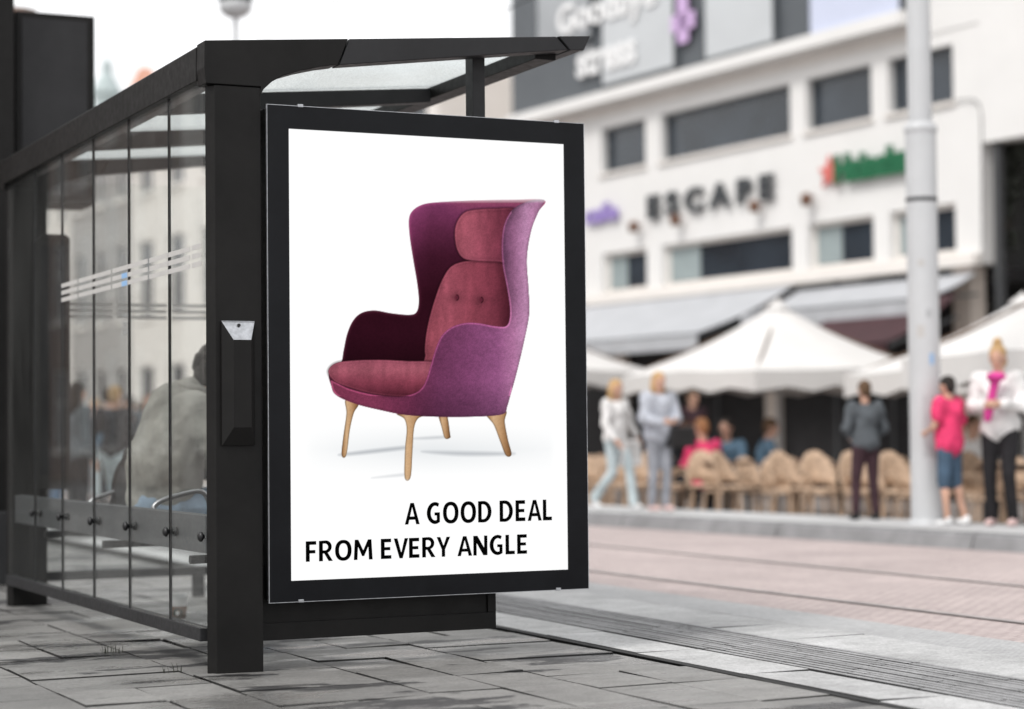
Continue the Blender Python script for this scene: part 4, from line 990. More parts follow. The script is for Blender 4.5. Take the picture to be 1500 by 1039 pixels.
def wallpanel(name, s0, s1, z0, z1, holes, mat, parent, t0=TF, th=.35):
    """wall with rectangular openings, one mesh"""
    mb = MB(); S_ = sorted({s0, s1, *[h[0] for h in holes], *[h[1] for h in holes]}); Z_ = sorted({z0, z1, *[h[2] for h in holes], *[h[3] for h in holes]})
    for a, b in zip(S_, S_[1:]):
        for c, d in zip(Z_, Z_[1:]):
            m = ((a+b)/2, (c+d)/2)
            if any(h[0] < m[0] < h[1] and h[2] < m[1] < h[3] for h in holes): continue
            bbox(mb, a, b, t0, t0+th, c, d)
    return mb.build(name, mat, parent)
cells = []
for lo, hi in r1: cells.append((min(lo,hi), max(lo,hi)))
holes = [(a, b, z1b, z1t) for a, b in cells]+[(a, b, z2b, z2t) for a, b in cells]
sR = -6.0
z_over = fz(1440,210)[1]
wallpanel('wall', sw, sL, zlow, zband-.42, holes, M['white'], BLD)
wallpanel('wall', sR, sw-.002, z_over, 16, [], M['white'], BLD, TF-.03, .38)
wallpanel('wall', sw, fz(1345,0)[0], zband-.419, 16, [], M['white'], BLD, TF-.02)
sDk = fz(1322,20)[0]
mb = MB(); bbox(mb, fz(1345,0)[0]+.001, sL, TF-.03, TF+.4, zband-.418, zband+.0); mb.build('cornice', M['whitewarm'], BLD)
mb = MB(); bbox(mb, fz(1345,0)[0]+.002, sL+.05, TF-.40, TF-.031, zband-.22, zband+.0); mb.build('cornice_ledge', M['white'], BLD)
mb = MB(); bbox(mb, sDk, sL, TF-.25, TF+.35, zband+.001, 13.5); mb.build('upper_cladding', M['darkpanel'], BLD)
mb = MB(); bbox(mb, fz(1345,0)[0]+.003, sDk-.002, TF-.02, TF+.35, zband+.001, 16); mb.build('wall', M['white'], BLD)
for ri, (zl, zt) in enumerate(((z1b,z1t),(z2b,z2t))):
    for wi, (a, b) in enumerate(cells):
        f = MB(); e = .07
        bbox(f, a, a+e, TF+.14, TF+.22, zl, zt); bbox(f, b-e, b, TF+.14, TF+.22, zl, zt); bbox(f, a+e, b-e, TF+.14, TF+.22, zt-e, zt); bbox(f, a+e, b-e, TF+.14, TF+.22, zl, zl+e)
        fo = f.build('window', M['whitewarm' if ri else 'darkpanel'], BLD)
        m = MB(); bbox(m, a+e, b-e, TF+.18, TF+.20, zl+e, zt-e); m.build('pane', M['winglass'], fo)
        if ri == 1:
            cw = (b-a)*(.24 if wi == 1 else .38)
            m = MB(); n_ = 14
            for i in range(n_):
                s1_ = b-e-cw*i/n_; s0_ = b-e-cw*(i+1)/n_; 
                bbox(m, s0_+.004, s1_, TF+.165-.008*(i % 2), TF+.178, zl+e+.02, zt-e-.01)
            m.build('curtain', M['curtain'], fo)
        m = MB(); bbox(m, a-.06, b+.06, TF-.06, TF-.001, zl-.07, zl-.005); m.build('sill', M['whitewarm'], BLD)
mb = MB(); bbox(mb, sw+.05, sL, TF-.16, TF-.001, zlow-.02, zlow+.16); mb.build('lower_ledge', M['whitewarm'], BLD)
# ground floor: deep dark shop front with columns
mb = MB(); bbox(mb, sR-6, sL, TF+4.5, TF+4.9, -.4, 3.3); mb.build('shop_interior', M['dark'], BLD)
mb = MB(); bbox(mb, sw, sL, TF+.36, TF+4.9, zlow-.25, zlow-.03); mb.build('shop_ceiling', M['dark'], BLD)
s = sw+.4
while s < sL:
    mb = MB(); bbox(mb, s, s+.35, TF+.02, TF+.34, -.3, zlow-.021); mb.build('column', M['beige'], BLD)
    for q_ in (1.9, 3.4):
        mb = MB(); bbox(mb, s+q_, s+q_+.07, TF+.1, TF+.2, -.3, zlow-.021); mb.build('mullion', M['railgrey'], BLD)
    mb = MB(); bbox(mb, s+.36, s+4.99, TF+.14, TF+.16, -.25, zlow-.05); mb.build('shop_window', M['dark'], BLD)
    s += 5.0
mb = MB(); bbox(mb, sL-.35, sL-.002, TF+.36, TF+14, -.3, 13.4); mb.build('side_wall', M['whitewarm'], BLD)
mb = MB(); bbox(mb, sDk-.5, sL-.36, TF+.4, TF+14, 13.2, 13.45); mb.build('roof', M['darkpanel'], BLD)
# passage right of the corner, under the overhang
mb = MB(); bbox(mb, sR-6, sw+7, TF+3.4, TF+3.7, -.3, z_over+1); mb.build('passage_wall', M['ledge'], BLD)
mb = MB(); bbox(mb, sR, sw+6.9, TF+.36, TF+3.39, z_over+.02, z_over+.2); mb.build('soffit', M['ledge'], BLD)
mb = MB(); bbox(mb, sw-.30, sw-.18, TF+.05, TF+.17, -.3, z_over-.01); mb.build('drainpipe', M['railgrey'], BLD)
mb = MB(); bbox(mb, fz(1415,0)[0], fz(1392,0)[0], TF+.0, TF+.30, -.25, zlow-.025); mb.build('pier', M['beige'], BLD)
# thin cable loop on the wall near the corner
mb = MB(); P = []
for x, y in ((1385,156),(1400,148),(1425,146),(1434,152),(1438,170),(1439,300),(1439,388)):
    s_, z_ = fz(x, y, TF-.04); P.append(bl(s_, TF-.045, z_))
mb.tube(P, .010, 6); mb.build('wall_cable', M['railgrey'], BLD)
# hanging plant in the passage
mb = MB()
def leafclump(mb, c, r, n, size=.10):
    for i in range(n):
        v = Vector((random.gauss(0,1),random.gauss(0,1),random.gauss(0,1))).normalized()*random.random()**.4
        p_ = Vector(c)+Vector((v.x*r[0],v.y*r[1],v.z*r[2])); a = Vector((random.gauss(0,1),random.gauss(0,1),random.gauss(0,1))).normalized(); b_ = a.cross(Vector((random.gauss(0,1),random.gauss(0,1),random.gauss(0,1)))).normalized()
        z_ = size*random.uniform(.5,1.2); mb.add([p_-a*z_, p_+b_*z_*.5, p_+a*z_, p_-b_*z_*.5], [(0,1,2,3)])
HP = empty('hanging_plant', FW(fz(1472,280,TF+.6)[0], TF+.6, 3.2), 0, label='dark trailing plant hanging under the overhang at the right edge', cat='hanging plant')
hb = HP.location
m = MB()
for x, y, rx, rz_, n_ in ((1460,225,.45,.30,420),(1490,215,.4,.3,300),(1472,262,.28,.45,380),(1470,300,.18,.35,200),(1476,350,.16,.15,110)):
    s_, z_ = fz(x, y, TF+.6); c = FW(s_, TF+.6, z_)-hb; leafclump(m, c, (rx,rx*.8,rz_), n_)
m.build('foliage', M['leaf'], HP)
m = MB(); zt_ = z_over+.0; a = FW(fz(1472,250,TF+.6)[0], TF+.6, 0)-hb; m.tube([(a.x,a.y,zt_-hb.z),(a.x+.02,a.y,fz(1476,350,TF+.6)[1]-hb.z)], .03, 8); m.build('stem', M['wood'], HP)

# signs on the facade (each a thing of its own)
Ux = (-U[0], -U[1], 0)   # to the right in the picture: s decreases
def facetext(name, s_, xl_, xr_, ybase, ytop, mat, label, cat='sign', t=TF-.06, bold=.02, depth=.05, shear=0, parent=None, space=1.0, words=False):
    a = fz(xl_, ybase, t); b = fz(xr_, ybase, t); top = fz(xl_, ytop, t)
    o = place_text(name, s_, FW(a[0], t, a[1]), Ux, (0,0,1), abs(a[0]-b[0]), top[1]-a[1], mat, parent, bold=bold, depth=depth, space=space, shear=shear, words=words)
    if parent is None: tag(o, label, cat)
    return o
ES_ = empty('letter_sign', FW(fz(1040,300)[0], TF, fz(1040,300)[1]), label='widely spaced black capital letters ESCAPE on the white facade', cat='sign')
facetext('letter', 'ESCAPE', 950, 1135, 322, 287, M['letters'], None, bold=.04, space=1.55, parent=ES_, words=True)
facetext('letter_sign', 'cafe', 858, 906, 330, 302, M['purple'], 'small lilac lettering cafe on the facade beside the advertising panel', bold=.035)
SG = empty('illuminated_sign', FW(fz(1280,250)[0], TF, fz(1280,250)[1]), label='green lettering with a red star on the white facade left of the lamp post', cat='sign')
def unloc(o, E_): o.matrix_parent_inverse = Matrix.Translation(-E_.location); return o
unloc(facetext('lettering', 'Heineken', 1224, 1352, 271, 228, M['green'], None, t=TF-.10, bold=.075, parent=SG), SG)
m = MB(); s0_, z0_ = fz(1213, 253, TF-.1); P = []
for k in range(10):
    r_ = .30 if k % 2 == 0 else .12; a = PI/2+PI*k/5; P.append(FW(s0_-r_*math.cos(a), TF-.1, z0_+r_*math.sin(a)))
m.prism(P, FW(0,.06)-FW(0,0)); unloc(m.build('star', M['redstar'], SG), SG)
for i, (x, y) in enumerate(((928,333),(989,323),(1105,303),(1181,293))):
    s_, z_ = fz(x, y, TF-.2); c = FW(s_, TF-.2, z_); E_ = empty('spotlight', c, FROT, label=('small bronze spotlight on the facade left of the word ESCAPE','small bronze spotlight on the facade under the letter S','small bronze spotlight on the facade under the letter P','small bronze spotlight on the facade right of the word ESCAPE')[i], cat='spotlight', group='spotlights along the facade sign band')
    m = MB(); m.lathe([(0,-.10),(.09,-.10),(.11,.06),(.05,.12),(0,.12)], seg=14); m.build('lamp_head', M['lampbrown'], E_); m = MB(); m.tube([(0,0,.02),(0,-.17,.06)], .02, 6); m.build('arm', M['lampbrown'], E_)
# upper billboards
def board(x0, x1, zt, zb_, mat, label, t=TF-.27, frame=True):
    a = fz(x0,0,t)[0]; b = fz(x1,0,t)[0]; E_ = empty('billboard', FW((a+b)/2, t, zb_), FROT, label=label, cat='billboard')
    w_ = abs(a-b)/2; m = MB(); m.box((-w_,-.0,0),(w_,.06,zt-zb_)); m.build('panel', mat, E_)
    m = MB(); e = .06
    m.box((-w_-e,-.01,-e),(w_+e,.08,-.001)); m.box((-w_-e,-.01,0),(-w_-.001,.08,zt-zb_)); m.box((w_+.001,-.01,0),(w_+e,.08,zt-zb_)); m.build('frame', M['darkpanel'], E_); return E_
tB = TF-.27
board(1190, 1322, 12.6, fz(1192,52,tB)[1], M['screen'], 'pale lilac blue banner on the dark cladding nearest the lamp post')
board(1036, 1136, 12.6, fz(1040,86,tB)[1], M['billboard'], 'plain pale billboard in the middle of the dark cladding')
B3 = board(885, 990, 12.6, fz(888,125,tB)[1], M['billboard'], 'pale billboard with a faint grey bar beside the violet cross')
B4 = board(790, 868, 12.6, fz(795,75,tB)[1], M['billgrey'], 'mid grey billboard panel, lightened like a reflection, at the far end of the dark cladding')
E_ = empty('advert_lettering', FW(fz(880,60)[0], TF-.35, fz(880,100)[1]), label='large pale rounded words Goodbye stress over the dark cladding', cat='sign')
for wd, x0, x1, yb2, yt2 in (('Goodbye', 818, 962, 66, 10), ('stress', 846, 932, 116, 74)):
    unloc(facetext('word', wd, x0, x1, yb2, yt2, M['letterw'], None, t=TF-.36, bold=.03, parent=E_, depth=.02), E_)
m = MB(); s_, z_ = fz(1000, 32, TF-.36); w_ = .25
for a, b, c, d in ((-.38,.38,-.16,.16),(-.17,.17,-.40,1.2)): m.prism([FW(s_+a,TF-.36-(.01 if b<.5 else 0),z_+c),FW(s_+b,TF-.36-(.01 if b<.5 else 0),z_+c),FW(s_+b,TF-.36-(.01 if b<.5 else 0),z_+d),FW(s_+a,TF-.36-(.01 if b<.5 else 0),z_+d)], FW(0,.03)-FW(0,0))
m.build('cross_sign', M['violet'], label='violet cross on the dark cladding between two pale billboards', cat='sign')

# awnings below the windows
def awning(x0, x1, ya, yb_, t0, t1, mat, label, ribs=6):
    a = fz(x0, ya, t0); zt = a[1]; s0_, s1_ = a[0], fz(x1, ya, t0)[0]; zb_ = fz(x0, yb_, t1)[1]
    E_ = empty('awning', FW((s0_+s1_)/2, t0, zb_), label=label, cat='awning')
    m = MB(); n_ = 10; V = []
    for i in range(n_+1):
        f_ = i/n_; t = t0+(t1-t0)*f_; z_ = zt+(zb_-zt)*f_-.08*math.sin(PI*f_); V += [FW(s0_,t,z_), FW(s1_,t,z_), FW(s0_,t,z_-.015), FW(s1_,t,z_-.015)]
    for i in range(n_): k = 4*i; m.add([V[k],V[k+1],V[k+5],V[k+4]], [(0,1,2,3)]); m.add([V[k+2],V[k+3],V[k+7],V[k+6]], [(3,2,1,0)])
    unloc(m.build('cloth', mat, E_), E_)
    m = MB(); m.prism([FW(s0_,t1,zb_-.03),FW(s0_,t1-.012,zb_-.03),FW(s0_,t1-.012,zb_-.28),FW(s0_,t1,zb_-.28)], FW(s1_,0)-FW(s0_,0)); unloc(m.build('valance', mat, E_), E_)
    for i in range(ribs+1):
        s_ = s0_+(s1_-s0_)*i/ribs; m = MB(); m.tube([FW(s_,t0,zt-.35),FW(s_,t1+.03,zb_-.06)], .025, 6); unloc(m.build('arm', M['railgrey'], E_), E_)
awning(862, 1170, 447, 500, TF-.02, TF-2.2, M['awning'], 'wide faded grey awning below the lower windows')
awning(1172, 1432, 425, 452, TF-.02, TF-1.3, M['awning'], 'short faded grey awning at the corner, behind the lamp post', 4)
awning(1236, 1402, 446, 505, TF-.9, TF-2.3, M['maroon'], 'dark maroon awning with a pale front bar behind the lamp post', 3)

# ------------------------------------------------------------------ parasols
def parasol(c, half, zv, zp, rz, label, parts=True):
    E_ = empty('parasol', c, rz, label=label, cat='parasol', group='white square parasols over the cafe terrace')
    m = MB(); n_ = 10; seg = 32; V = []
    for i in range(n_+1):
        f_ = i/n_
        for k in range(seg):
            a = 2*PI*k/seg; ca, sa = math.cos(a), math.sin(a); q_ = 1/max(abs(ca), abs(sa)); q_ = .25*1+.75*q_
            R_ = half*q_*(.03+.97*f_); sag = -.10*math.sin(PI*f_)*(1-.5*abs(math.cos(2*a))); rid = .03*abs(math.cos(2*a))**6*f_
            V.append((R_*ca, R_*sa, zp+(zv-zp)*f_**.92+sag*.7+rid))
    fs = [(i*seg+k, (i+1)*seg+k, (i+1)*seg+(k+1) % seg, i*seg+(k+1) % seg) for i in range(n_) for k in range(seg)]
    m.add(V, fs, True); m.build('canopy', M['canvas'], E_)
    m = MB(); rim = V[-seg:]; n2 = 4; V2 = []
    for j in range(2):
        for k in range(seg): x, y, z = rim[k]; V2.append((x*1.002, y*1.002, z-(.24+.03*math.cos(k*PI))*j))
    m.add(V2, [(k, seg+k, seg+(k+1) % seg, (k+1) % seg) for k in range(seg)]); m.build('valance', M['canvas'], E_)
    m = MB(); m.lathe([(.0,zp+.10),(.03,zp+.07),(.14,zp-.01),(.16,zp-.05)], seg=16); m.build('vent_cap', M['canvas'], E_)
    m = MB(); m.tube([(0,0,.05),(0,0,zp+.05)], .03, 10); m.build('pole', M['pole'], E_)
    for k in range(8):
        a = PI/4*k; q_ = 1/max(abs(math.cos(a)), abs(math.sin(a))); q_ = .25+.75*q_; R_ = half*q_; m = MB(); m.tube([(0,0,zp-.08),(R_*math.cos(a)*.98,R_*math.sin(a)*.98,zv-.02)], .014, 6); m.build('rib', M['wood'], E_)
    m = MB(); m.box((-.32,-.32,0),(.32,.32,.07)); m.build('base', M['ledge'], E_, .01)
def para_at(px, pyv, pyp, halfpx, t, label):
    s_, zv = hitF(px, pyv, t); zp = hitF(px, pyp, t)[1]; c = FW(s_, t, terr(t)); d_ = (RM.T@(np.array(c)-CAM))[2]*-1
    parasol(c, halfpx/F*d_, zv-c.z, zp-c.z, FROT+.0, label)
para_at(1140, 548, 448, 178, 6.2, 'white parasol with its full canopy in view, middle of the terrace')
para_at(745, 548, 460, 165, 6.2, 'white parasol partly hidden behind the advertising panel')
para_at(1500, 545, 440, 200, 6.4, 'white parasol directly behind the grey lamp post')
para_at(1672, 520, 350, 265, 3.6, 'nearest white parasol, running out of the picture at the right edge')

# ------------------------------------------------------------------ rattan chairs and tables
def rattan_chair():
    E_ = empty('rattan_chair', (0,0,0), 0)
    m = MB(); m.lathe([(0,.455),(.20,.455),(.225,.44),(.22,.425),(0,.425)], seg=20); m.build('seat', M['rattan'], E_)
    m = MB(); n_ = 12; V = []
    for j in range(6):
        z_ = .50+.36*j/5
        for k in range(n_+1):
            a = PI*(.12+.76*k/n_); r_ = .23+.03*j/5; top = (1-abs(k/n_-.5)*2)**.5*.0; V.append((r_*.92*math.cos(a), -r_*math.sin(a)-.05*j/5, z_-(.30*j/5)*(abs(k/n_-.5)*2)**2.2))
    w_ = n_+1; m.add(V, [(j*w_+k, j*w_+k+1, (j+1)*w_+k+1, (j+1)*w_+k) for j in range(5) for k in range(n_)], True)
    o = m.build('backrest', M['rattan'], E_); sm = o.modifiers.new('t', 'SOLIDIFY'); sm.thickness = .018
    for x, y in ((.17,.15),(-.17,.15),(.18,-.17),(-.18,-.17)):
        m = MB(); m.tube([(x*.85,y*.85,.43),(x*1.05,y*1.1,0)], .014, 8); m.build('leg', M['rattan'], E_)
    m = MB(); m.tube([(.235,-.08,.60),(.25,.06,.64),(.22,.17,.62),(.19,.19,.43)], .013, 6); m.build('arm_hoop', M['rattan'], E_)
    m = MB(); m.tube([(-.235,-.08,.60),(-.25,.06,.64),(-.22,.17,.62),(-.19,.19,.43)], .013, 6); m.build('arm_hoop', M['rattan'], E_)
    return E_
def copytree(o, parent=None):
    c = o.copy(); COL.objects.link(c); c.parent = parent
    for ch in list(o.children): copytree(ch, c)
    return c
proto = rattan_chair(); proto.scale = (.86,.9,.97); first = True
rows = [(2.9,'front row on the terrace, just behind the raised kerb'),(3.9,'second row on the terrace, in front of the parasol poles'),(5.2,'back row on the terrace, near the dark shop front')]
pr = list(proto.children)
bpy.context.view_layer.update()
for t_, lb in rows:
    s_ = hitF(1560, 700, t_)[0]; s1_ = hitF(800, 700, t_)[0]
    while s_ < s1_:
        o = proto if first else None
        if o is None:
            o = proto.copy(); COL.objects.link(o)
            for ch in pr: c = ch.copy(); COL.objects.link(c); c.parent = o
        first = False
        px_ = proj(FW(s_, t_, .3))[0]
        o.location = FW(s_+random.uniform(-.06,.06), t_+random.uniform(-.08,.08), terr(t_)); o.rotation_euler = (0,0,FROT+PI/2+random.gauss(0,.30)+(.0 if t_ < 4 else random.choice((0,PI))))
        o['label'] = 'rattan bistro chair in the '+lb; o['category'] = 'chair'; o['group'] = 'rattan cafe chairs on the terrace'
        s_ += random.uniform(.50,.62) if random.random() < .84 else 1.15
tproto = empty('cafe_table', (0,0,0))
m = MB(); m.lathe([(0,.74),(.33,.74),(.335,.725),(.33,.71),(0,.71)], seg=24); m.build('table_top', M['wood'], tproto)
m = MB(); m.tube([(0,0,.02),(0,0,.71)], .028, 8); m.build('pedestal', M['steel'], tproto)
m = MB(); m.lathe([(0,.03),(.22,.02),(.23,0),(0,0)], seg=20); m.build('foot', M['steel'], tproto)
first = True; tch = list(tproto.children)
for t_ in (3.4, 4.5, 7.0):
    s_ = hitF(1540, 700, t_)[0]+.6; s1_ = hitF(820, 700, t_)[0]
    while s_ < s1_:
        o = tproto
        if not first:
            o = tproto.copy(); COL.objects.link(o)
            for ch in tch: c = ch.copy(); COL.objects.link(c); c.parent = o
        first = False; o.location = FW(s_, t_, terr(t_)); o['label'] = 'small round dark cafe table between the rattan chairs on the terrace'; o['category'] = 'table'; o['group'] = 'cafe tables on the terrace'; s_ += random.uniform(1.9, 2.6)
# seated guests
SIT = dict(pel=(0,0,.50), waist=(0,.02,.64), chest=(0,.05,.87), neck=(0,.07,1.03), head=(0,.10,1.18), shL=(-.185,.05,.98), shR=(.185,.05,.98), elL=(-.23,.12,.72), elR=(.23,.12,.72), wrL=(-.12,.34,.74), wrR=(.12,.34,.74),
           hiL=(-.09,.02,.50), hiR=(.09,.02,.50), knL=(-.11,.43,.50), knR=(.11,.43,.50), anL=(-.11,.42,.09), anR=(.11,.42,.09))
for x, t_, rz, tp, hr, lb in ((1035,4.4,FROT-PI/2,'cloth_pink','hair_red','seated guest in a bright pink top with the back turned to the street'),
    (1068,4.9,FROT+.6,'cloth_blue','hair_dark','seated guest in a dark blue top right of the pink one'),
    (1118,5.2,FROT+PI-.5,'cloth_blue','hair_brown','seated guest in a blue jacket leaning over a table under the middle parasol'),
    (1000,5.4,FROT+PI/2,'cloth_black','skin_dark','seated guest in black close to the woman in the grey jacket'),
    (1418,5.6,FROT+PI/2,'cloth_white','hair_brown','seated guest in a white top behind the boy in pink')):
    s_ = hitF(x, 660, t_)[0]
    person(FW(s_, t_, terr(t_)), rz, 1.74, SIT, dict(top=tp, legs='trousers_black'), lb, 'guests seated on the terrace', vox=.02, haircol=hr)
# standing waiter figures in the gloom
for x, t_, tp, lb in ((1010,8.8,'trousers_maroon','waiter in maroon standing in the gloom left of the middle parasol pole'),):
    s_ = hitF(x+5, 660, t_)[0]; person(FW(s_, t_, terr(t_)), FROT+PI/2, 1.8, {}, dict(top=tp, legs='trousers_black'), lb, 'guests and staff on the terrace', vox=.02)

# ------------------------------------------------------------------ background street
def townhouse(o, rz, w, h, dep, mat, floors, cols, label, group, roof='flat', roofmat='darkpanel', wb=.9, name='townhouse'):
    """facade along local x from 0..w, facing local -y"""
    E_ = empty(name, o, rz, label=label, cat='building', group=group)
    fh = h/floors; cw = w/cols; ww = cw*.50; holes = []
    mb = MB()
    xs_ = [0]; zs_ = [0]
    for c in range(cols): x0 = cw*c+(cw-ww)/2; xs_ += [x0, x0+ww]
    for f_ in range(floors): z0 = fh*f_+fh*.24; zs_ += [z0, z0+fh*.62]
    xs_.append(w); zs_.append(h)
    for i in range(len(xs_)-1):
        for j in range(len(zs_)-1):
            if i % 2 == 1 and j % 2 == 1: continue
            mb.box((xs_[i],0,zs_[j]),(xs_[i+1],.3,zs_[j+1]))
    mb.box((0,.301,0),(.3,dep,h)); mb.box((w-.3,.301,0),(w,dep,h)); mb.box((.301,dep-.3,0),(w-.301,dep,h)); mb.box((.301,.301,h-.3),(w-.301,dep-.301,h-.02))
    mb.build('wall', mat, E_)
    for i in range(1, len(xs_)-1, 2):
        for j in range(1, len(zs_)-1, 2):
            a, b, c, d = xs_[i], xs_[i+1], zs_[j], zs_[j+1]; e = .09; f2 = MB()
            f2.box((a,.08,c),(a+e,.18,d)); f2.box((b-e,.08,c),(b,.18,d)); f2.box((a+e,.08,d-e),(b-e,.18,d)); f2.box((a+e,.08,c),(b-e,.18,c+e)); f2.box((a+e,.09,(c+d)/2+.15),(b-e,.17,(c+d)/2+.22)); f2.box(((a+b)/2-.035,.095,c+e),((a+b)/2+.035,.165,(c+d)/2+.149))
            fo = f2.build('window', M['white'], E_); p_ = MB(); p_.box((a+e,.12,c+e),(b-e,.14,d-e)); p_.build('pane', M['winglass'], fo)
            si = MB(); si.box((a-.08,-.06,c-.12),(b+.08,.079,c-.001)); si.build('sill', M['whitewarm'], E_)
    if roof == 'gable':
        r_ = MB(); r_.prism([(-.15,-.15,h),(w+.15,-.15,h),(w/2,-.15,h+w*.55)], (0,dep+.3,0)); r_.build('roof', M[roofmat], E_)
    elif roof == 'mansard':
        r_ = MB(); r_.prism([(-.1,-.1,h),(-.1,dep+.1,h),(-.1,dep-1.2,h+2.2),(-.1,1.0,h+2.2)], (w+.2,0,0)); r_.build('roof', M[roofmat], E_)
    co = MB(); co.box((-.1,-.25,h-.35),(w+.1,-.002,h-.01)); co.build('cornice', M['whitewarm'], E_)
    return E_
# far side, beyond the white building, closing the street behind the shelter
mats = ['whitewarm','brick2','whitewarm','brick3','whitewarm','brick3','brick2','whitewarm']
desc = ['cream rendered','ochre brick','cream plastered','pale grey brick','cream stuccoed','dull grey brick','tan brick','pale rendered']
s_ = sL+5; i = 0
GR = 'town houses along the far side of the street'
while s_ < 120:
    w_ = random.choice((6.2,7.0,8.2)); 
    # height limited so that the row stays under the shelter roof line in view
    pxm, pyl = proj(FW(s_, 12.6, 6))[0], 0
    lim = 92 if pxm > 302 else 60+(302-pxm)*.587+22
    pxm = max(pxm, 60); h_ = max(5.5, hitF(pxm, lim, 12.6)[1]+.2)
    nm = ('nearest','second','third','fourth','fifth','sixth','seventh','eighth','ninth','tenth')[min(i,9)]
    townhouse(FW(s_+w_, 12.6, -.3), FROT+PI, w_, h_, 8, M[mats[i % 8]], 3, 3, f'{desc[i%8]} town house with white window frames, {nm} beyond the white building', GR, roof='flat', roofmat='darkpanel')
    s_ += w_+.02; i += 1
# near side of the street: the row behind the photographer's left, seen only mirrored in the shelter glass
yb2 = 22; i = 0
GR2 = 'town houses along the near side of the street'
while yb2 < 130:
    w_ = (7.5, 8.5, 6.8)[i % 3]
    townhouse((-8.5, yb2, -.3), PI/2, w_, 10.5+(i % 2), 8, M['whitewarm' if 36 < yb2 < 41 else 'brick'], 3, 3, f'{"cream rendered" if 36 < yb2 < 41 else "brown brick"} near side town house, {("nearest","second","third","fourth","fifth","sixth","seventh","eighth","ninth","tenth","eleventh","twelfth","thirteenth","fourteenth","fifteenth")[min(i,14)]} in the row mirrored in the shelter glass', GR2)
    yb2 += w_+.02; i += 1

# red roofed house and church tower over the shelter roof
def at(px, py, D):           # point on the pixel's ray at ground distance D
    d = RM @ cray(px, py); t = D/math.hypot(d[0], d[1]); return Vector(CAM+d*t)
g0 = at(182, 126, 135); g1 = at(238, 126, 135); wv = (g1-g0); wv.z = 0; wd = wv.length; zE = g0.z
E_ = empty('gabled_house', (g0.x, g0.y, -.3), math.atan2(wv.y, wv.x), label='tall house with an orange red hipped roof rising over the shelter roof', cat='building')
m = MB(); m.box((0,0,0),(wd,9,zE-1)); m.build('wall', M['brick2'], E_)
m = MB(); h_ = at(209,86,135).z-zE+.3+1; zz = zE-1
V = [(-.3,-.3,zz),(wd+.3,-.3,zz),(wd+.3,9.3,zz),(-.3,9.3,zz),(wd*.38,3,zz+h_),(wd*.72,3,zz+h_),(wd*.72,6,zz+h_),(wd*.38,6,zz+h_)]
m.add(V, [(0,1,5,4),(1,2,6,5),(2,3,7,6),(3,0,4,7),(4,5,6,7),(0,3,2,1)]); m.build('roof', M['redroof'], E_)
for k in range(3):
    m = MB(); m.box((wd*(.2+.25*k),-.06,zE-3.6),(wd*(.2+.25*k)+.9,-.002,zE-1.9)); m.build('window', M['winglass'], E_)
p = at(157, 150, 170); E_ = empty('church_tower', (p.x,p.y,-.3), .4, label='slender grey green church spire far behind the shelter roof', cat='church tower')
zt = at(157,60,170).z; zb_ = at(157,150,170).z-3; w_ = 1.25
m = MB(); m.box((-w_*1.3,-w_*1.3,0),(w_*1.3,w_*1.3,zb_)); m.build('tower', M['brick3'], E_)
m = MB(); m.lathe([(w_*1.2,zb_),(w_*1.25,zb_+.6),(w_*.9,zb_+1.2),(w_*.85,zb_+(zt-zb_)*.45),(w_*1.05,zb_+(zt-zb_)*.5),(w_*.7,zb_+(zt-zb_)*.62),(w_*.35,zb_+(zt-zb_)*.72),(w_*.4,zb_+(zt-zb_)*.8),(.12,zb_+(zt-zb_)*.86),(.05,zt)], seg=12, smooth=False); m.build('spire', M['copper'], E_)
# round street lamp over the roof
b0 = at(345, 12, 24); E_ = empty('street_lamp', (b0.x, b0.y, 0), label='round grey street lamp head on a thin pole above the shelter roof', cat='street lamp')
m = MB(); m.tube([(0,0,0),(0,0,b0.z-.1)], [.06,.03], 10); m.build('pole', M['pole'], E_)
m = MB(); m.ell((0,0,b0.z+.02), (.19,.19,.14), None, 20, 12); m.build('lamp_head', M['pole'], E_)
m = MB(); m.lathe([(.0,.14),(.21,.10),(.19,.05)], (0,0,b0.z+.02), 20); m.build('lamp_cap', M['railgrey'], E_)
# overhead tram wires
for x, y, X_, lb in ((388,55,6.6,'thin overhead tram wire above the near track'), (656,49,8.2,'thin overhead tram wire above the far track')):
    q = hit(x, y, X=X_); m = MB(); m.tube([(X_, -5, q[2]), (X_, 60, q[2]-.05), (X_, 130, q[2])], .006, 6); m.build('overhead_wire', M['steel'], label=lb, cat='wire')

# dark hanging screen and pillar left, behind the shelter
q0_ = hit(20, 15, Y=13.0); q1_ = hit(139, 18, Y=13.0); zb_ = 2.36
PIL = empty('wall_pillar', (q0_[0]-1.0, 13.0, 0), label='black steel pillar at the left edge of the picture beside the shelter', cat='pillar')
m = MB(); m.box((0,-.1,0),(1.0+hit(21,15,Y=13)[0]-q0_[0]-.02,.5,5.2)); m.build('shaft', M['steel'], PIL, .01)
m = MB(); m.box((-.06,-.16,.001),(1.02,-.101,.45)); m.build('skirting', M['steel2'], PIL, .01)
SCR = empty('dark_screen', (q0_[0], 13.0, zb_), label='large blank dark display box jutting out above the shelter roof', cat='display box')
w_ = q1_[0]-q0_[0]; h_ = q0_[2]-zb_
m = MB(); m.box((.01,0,0),(w_,.35,h_)); m.build('case', M['steel'], SCR, .01)
m = MB(); m.box((.05,-.006,.05),(w_-.05,-.001,h_-.04)); m.build('front_panel', M['steel2'], SCR)
b0 = at(20, 8, 20); E_ = empty('brick_chimney', (b0.x, b0.y, -.3), .2, label='dark red brick tower top at the upper left corner', cat='tower')
zt = at(20,-30,20).z
m = MB(); m.lathe([(.22,0),(.22,zt)], seg=24); m.build('shaft', M['brick'], E_)

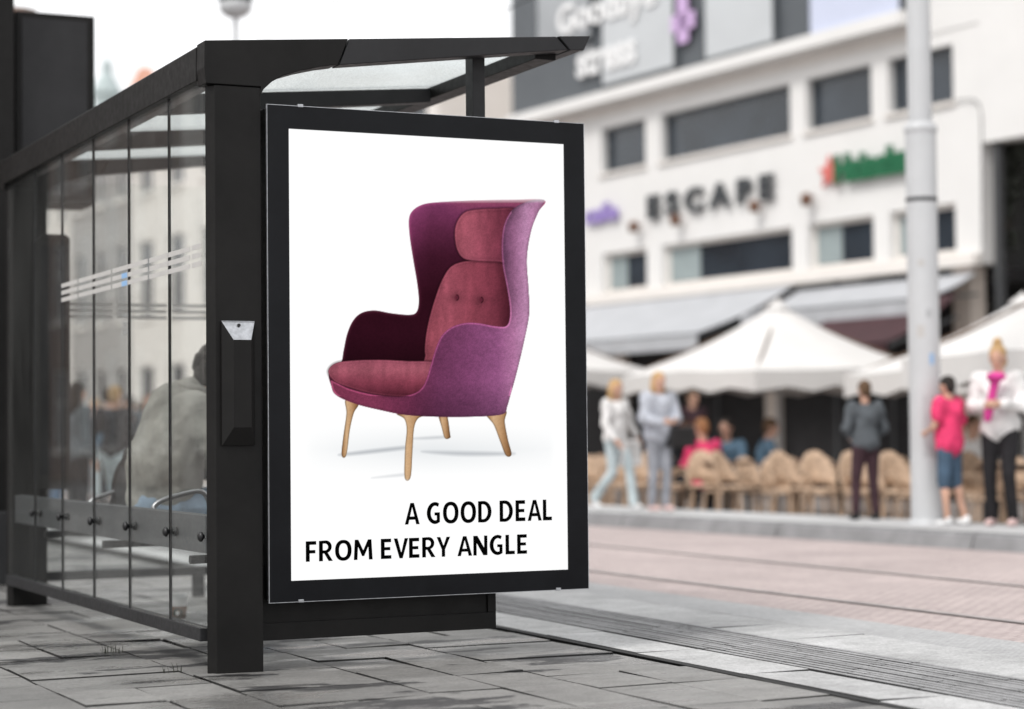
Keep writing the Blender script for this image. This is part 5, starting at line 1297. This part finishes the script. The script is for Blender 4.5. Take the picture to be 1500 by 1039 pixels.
# ------------------------------------------------------------------ light, sky, camera
w = bpy.data.worlds.new('World'); scene.world = w; w.use_nodes = True; t = w.node_tree
SUN_EL, SUN_AZ = math.radians(50), math.radians(245)      # azimuth measured clockwise from +Y
sky = t.nodes.new('ShaderNodeTexSky'); sky.sky_type = 'NISHITA'; sky.sun_disc = False
sky.sun_elevation = SUN_EL; sky.sun_rotation = SUN_AZ; sky.air_density = 1.0; sky.dust_density = 4.0; sky.ozone_density = 1.0
hs = t.nodes.new('ShaderNodeHueSaturation'); hs.inputs['Saturation'].default_value = .10; hs.inputs['Value'].default_value = 1.0
tc = t.nodes.new('ShaderNodeTexCoord'); no = t.nodes.new('ShaderNodeTexNoise'); no.inputs['Scale'].default_value = 2.2; no.inputs['Detail'].default_value = 5
mp = t.nodes.new('ShaderNodeMapping'); mp.inputs['Scale'].default_value = (1,1,2.5)
rp = t.nodes.new('ShaderNodeValToRGB'); rp.color_ramp.elements[0].position = .3; rp.color_ramp.elements[0].color = (9.0,9.1,9.3,1); rp.color_ramp.elements[1].position = .75; rp.color_ramp.elements[1].color = (13,13,13.1,1)
mx = t.nodes.new('ShaderNodeMix'); mx.data_type = 'RGBA'; mx.inputs[0].default_value = .85     # overcast: cloud layer over the sky
bg = t.nodes['Background']; bg.inputs['Strength'].default_value = .10
L_ = t.links.new
L_(tc.outputs['Generated'], mp.inputs[0]); L_(mp.outputs[0], no.inputs['Vector']); L_(no.outputs['Fac'], rp.inputs[0])
L_(sky.outputs[0], hs.inputs['Color']); L_(hs.outputs[0], mx.inputs[6]); L_(rp.outputs[0], mx.inputs[7]); L_(mx.outputs[2], bg.inputs['Color'])
sl = bpy.data.lights.new('sun', 'SUN'); sl.energy = 1.5; sl.angle = math.radians(14); sl.color = (1,.97,.93)
so = bpy.data.objects.new('sun', sl); COL.objects.link(so)
sdir = Vector((math.sin(SUN_AZ)*math.cos(SUN_EL), math.cos(SUN_AZ)*math.cos(SUN_EL), math.sin(SUN_EL)))
so.rotation_euler = sdir.to_track_quat('Z', 'Y').to_euler(); so.location = (0,0,30)

cd = bpy.data.cameras.new('camera'); co = bpy.data.objects.new('camera', cd); COL.objects.link(co); scene.camera = co
cd.sensor_width = 36; cd.sensor_fit = 'HORIZONTAL'; cd.lens = F/1500*36; cd.clip_end = 2000; cd.clip_start = .1
co.matrix_world = Matrix.Translation(Vector(CAM)) @ Matrix([list(r) for r in RM]).to_4x4()
cd.dof.use_dof = True; cd.dof.focus_distance = 8.1; cd.dof.aperture_fstop = 1.4
scene.view_settings.view_transform = 'Standard'; scene.view_settings.look = 'None'; scene.view_settings.gamma = 1; scene.view_settings.exposure = EXPO
scene.render.resolution_x = 1024; scene.render.resolution_y = 709
scene.render.engine = 'CYCLES'
scene.cycles.max_bounces = 8; scene.cycles.transparent_max_bounces = 16
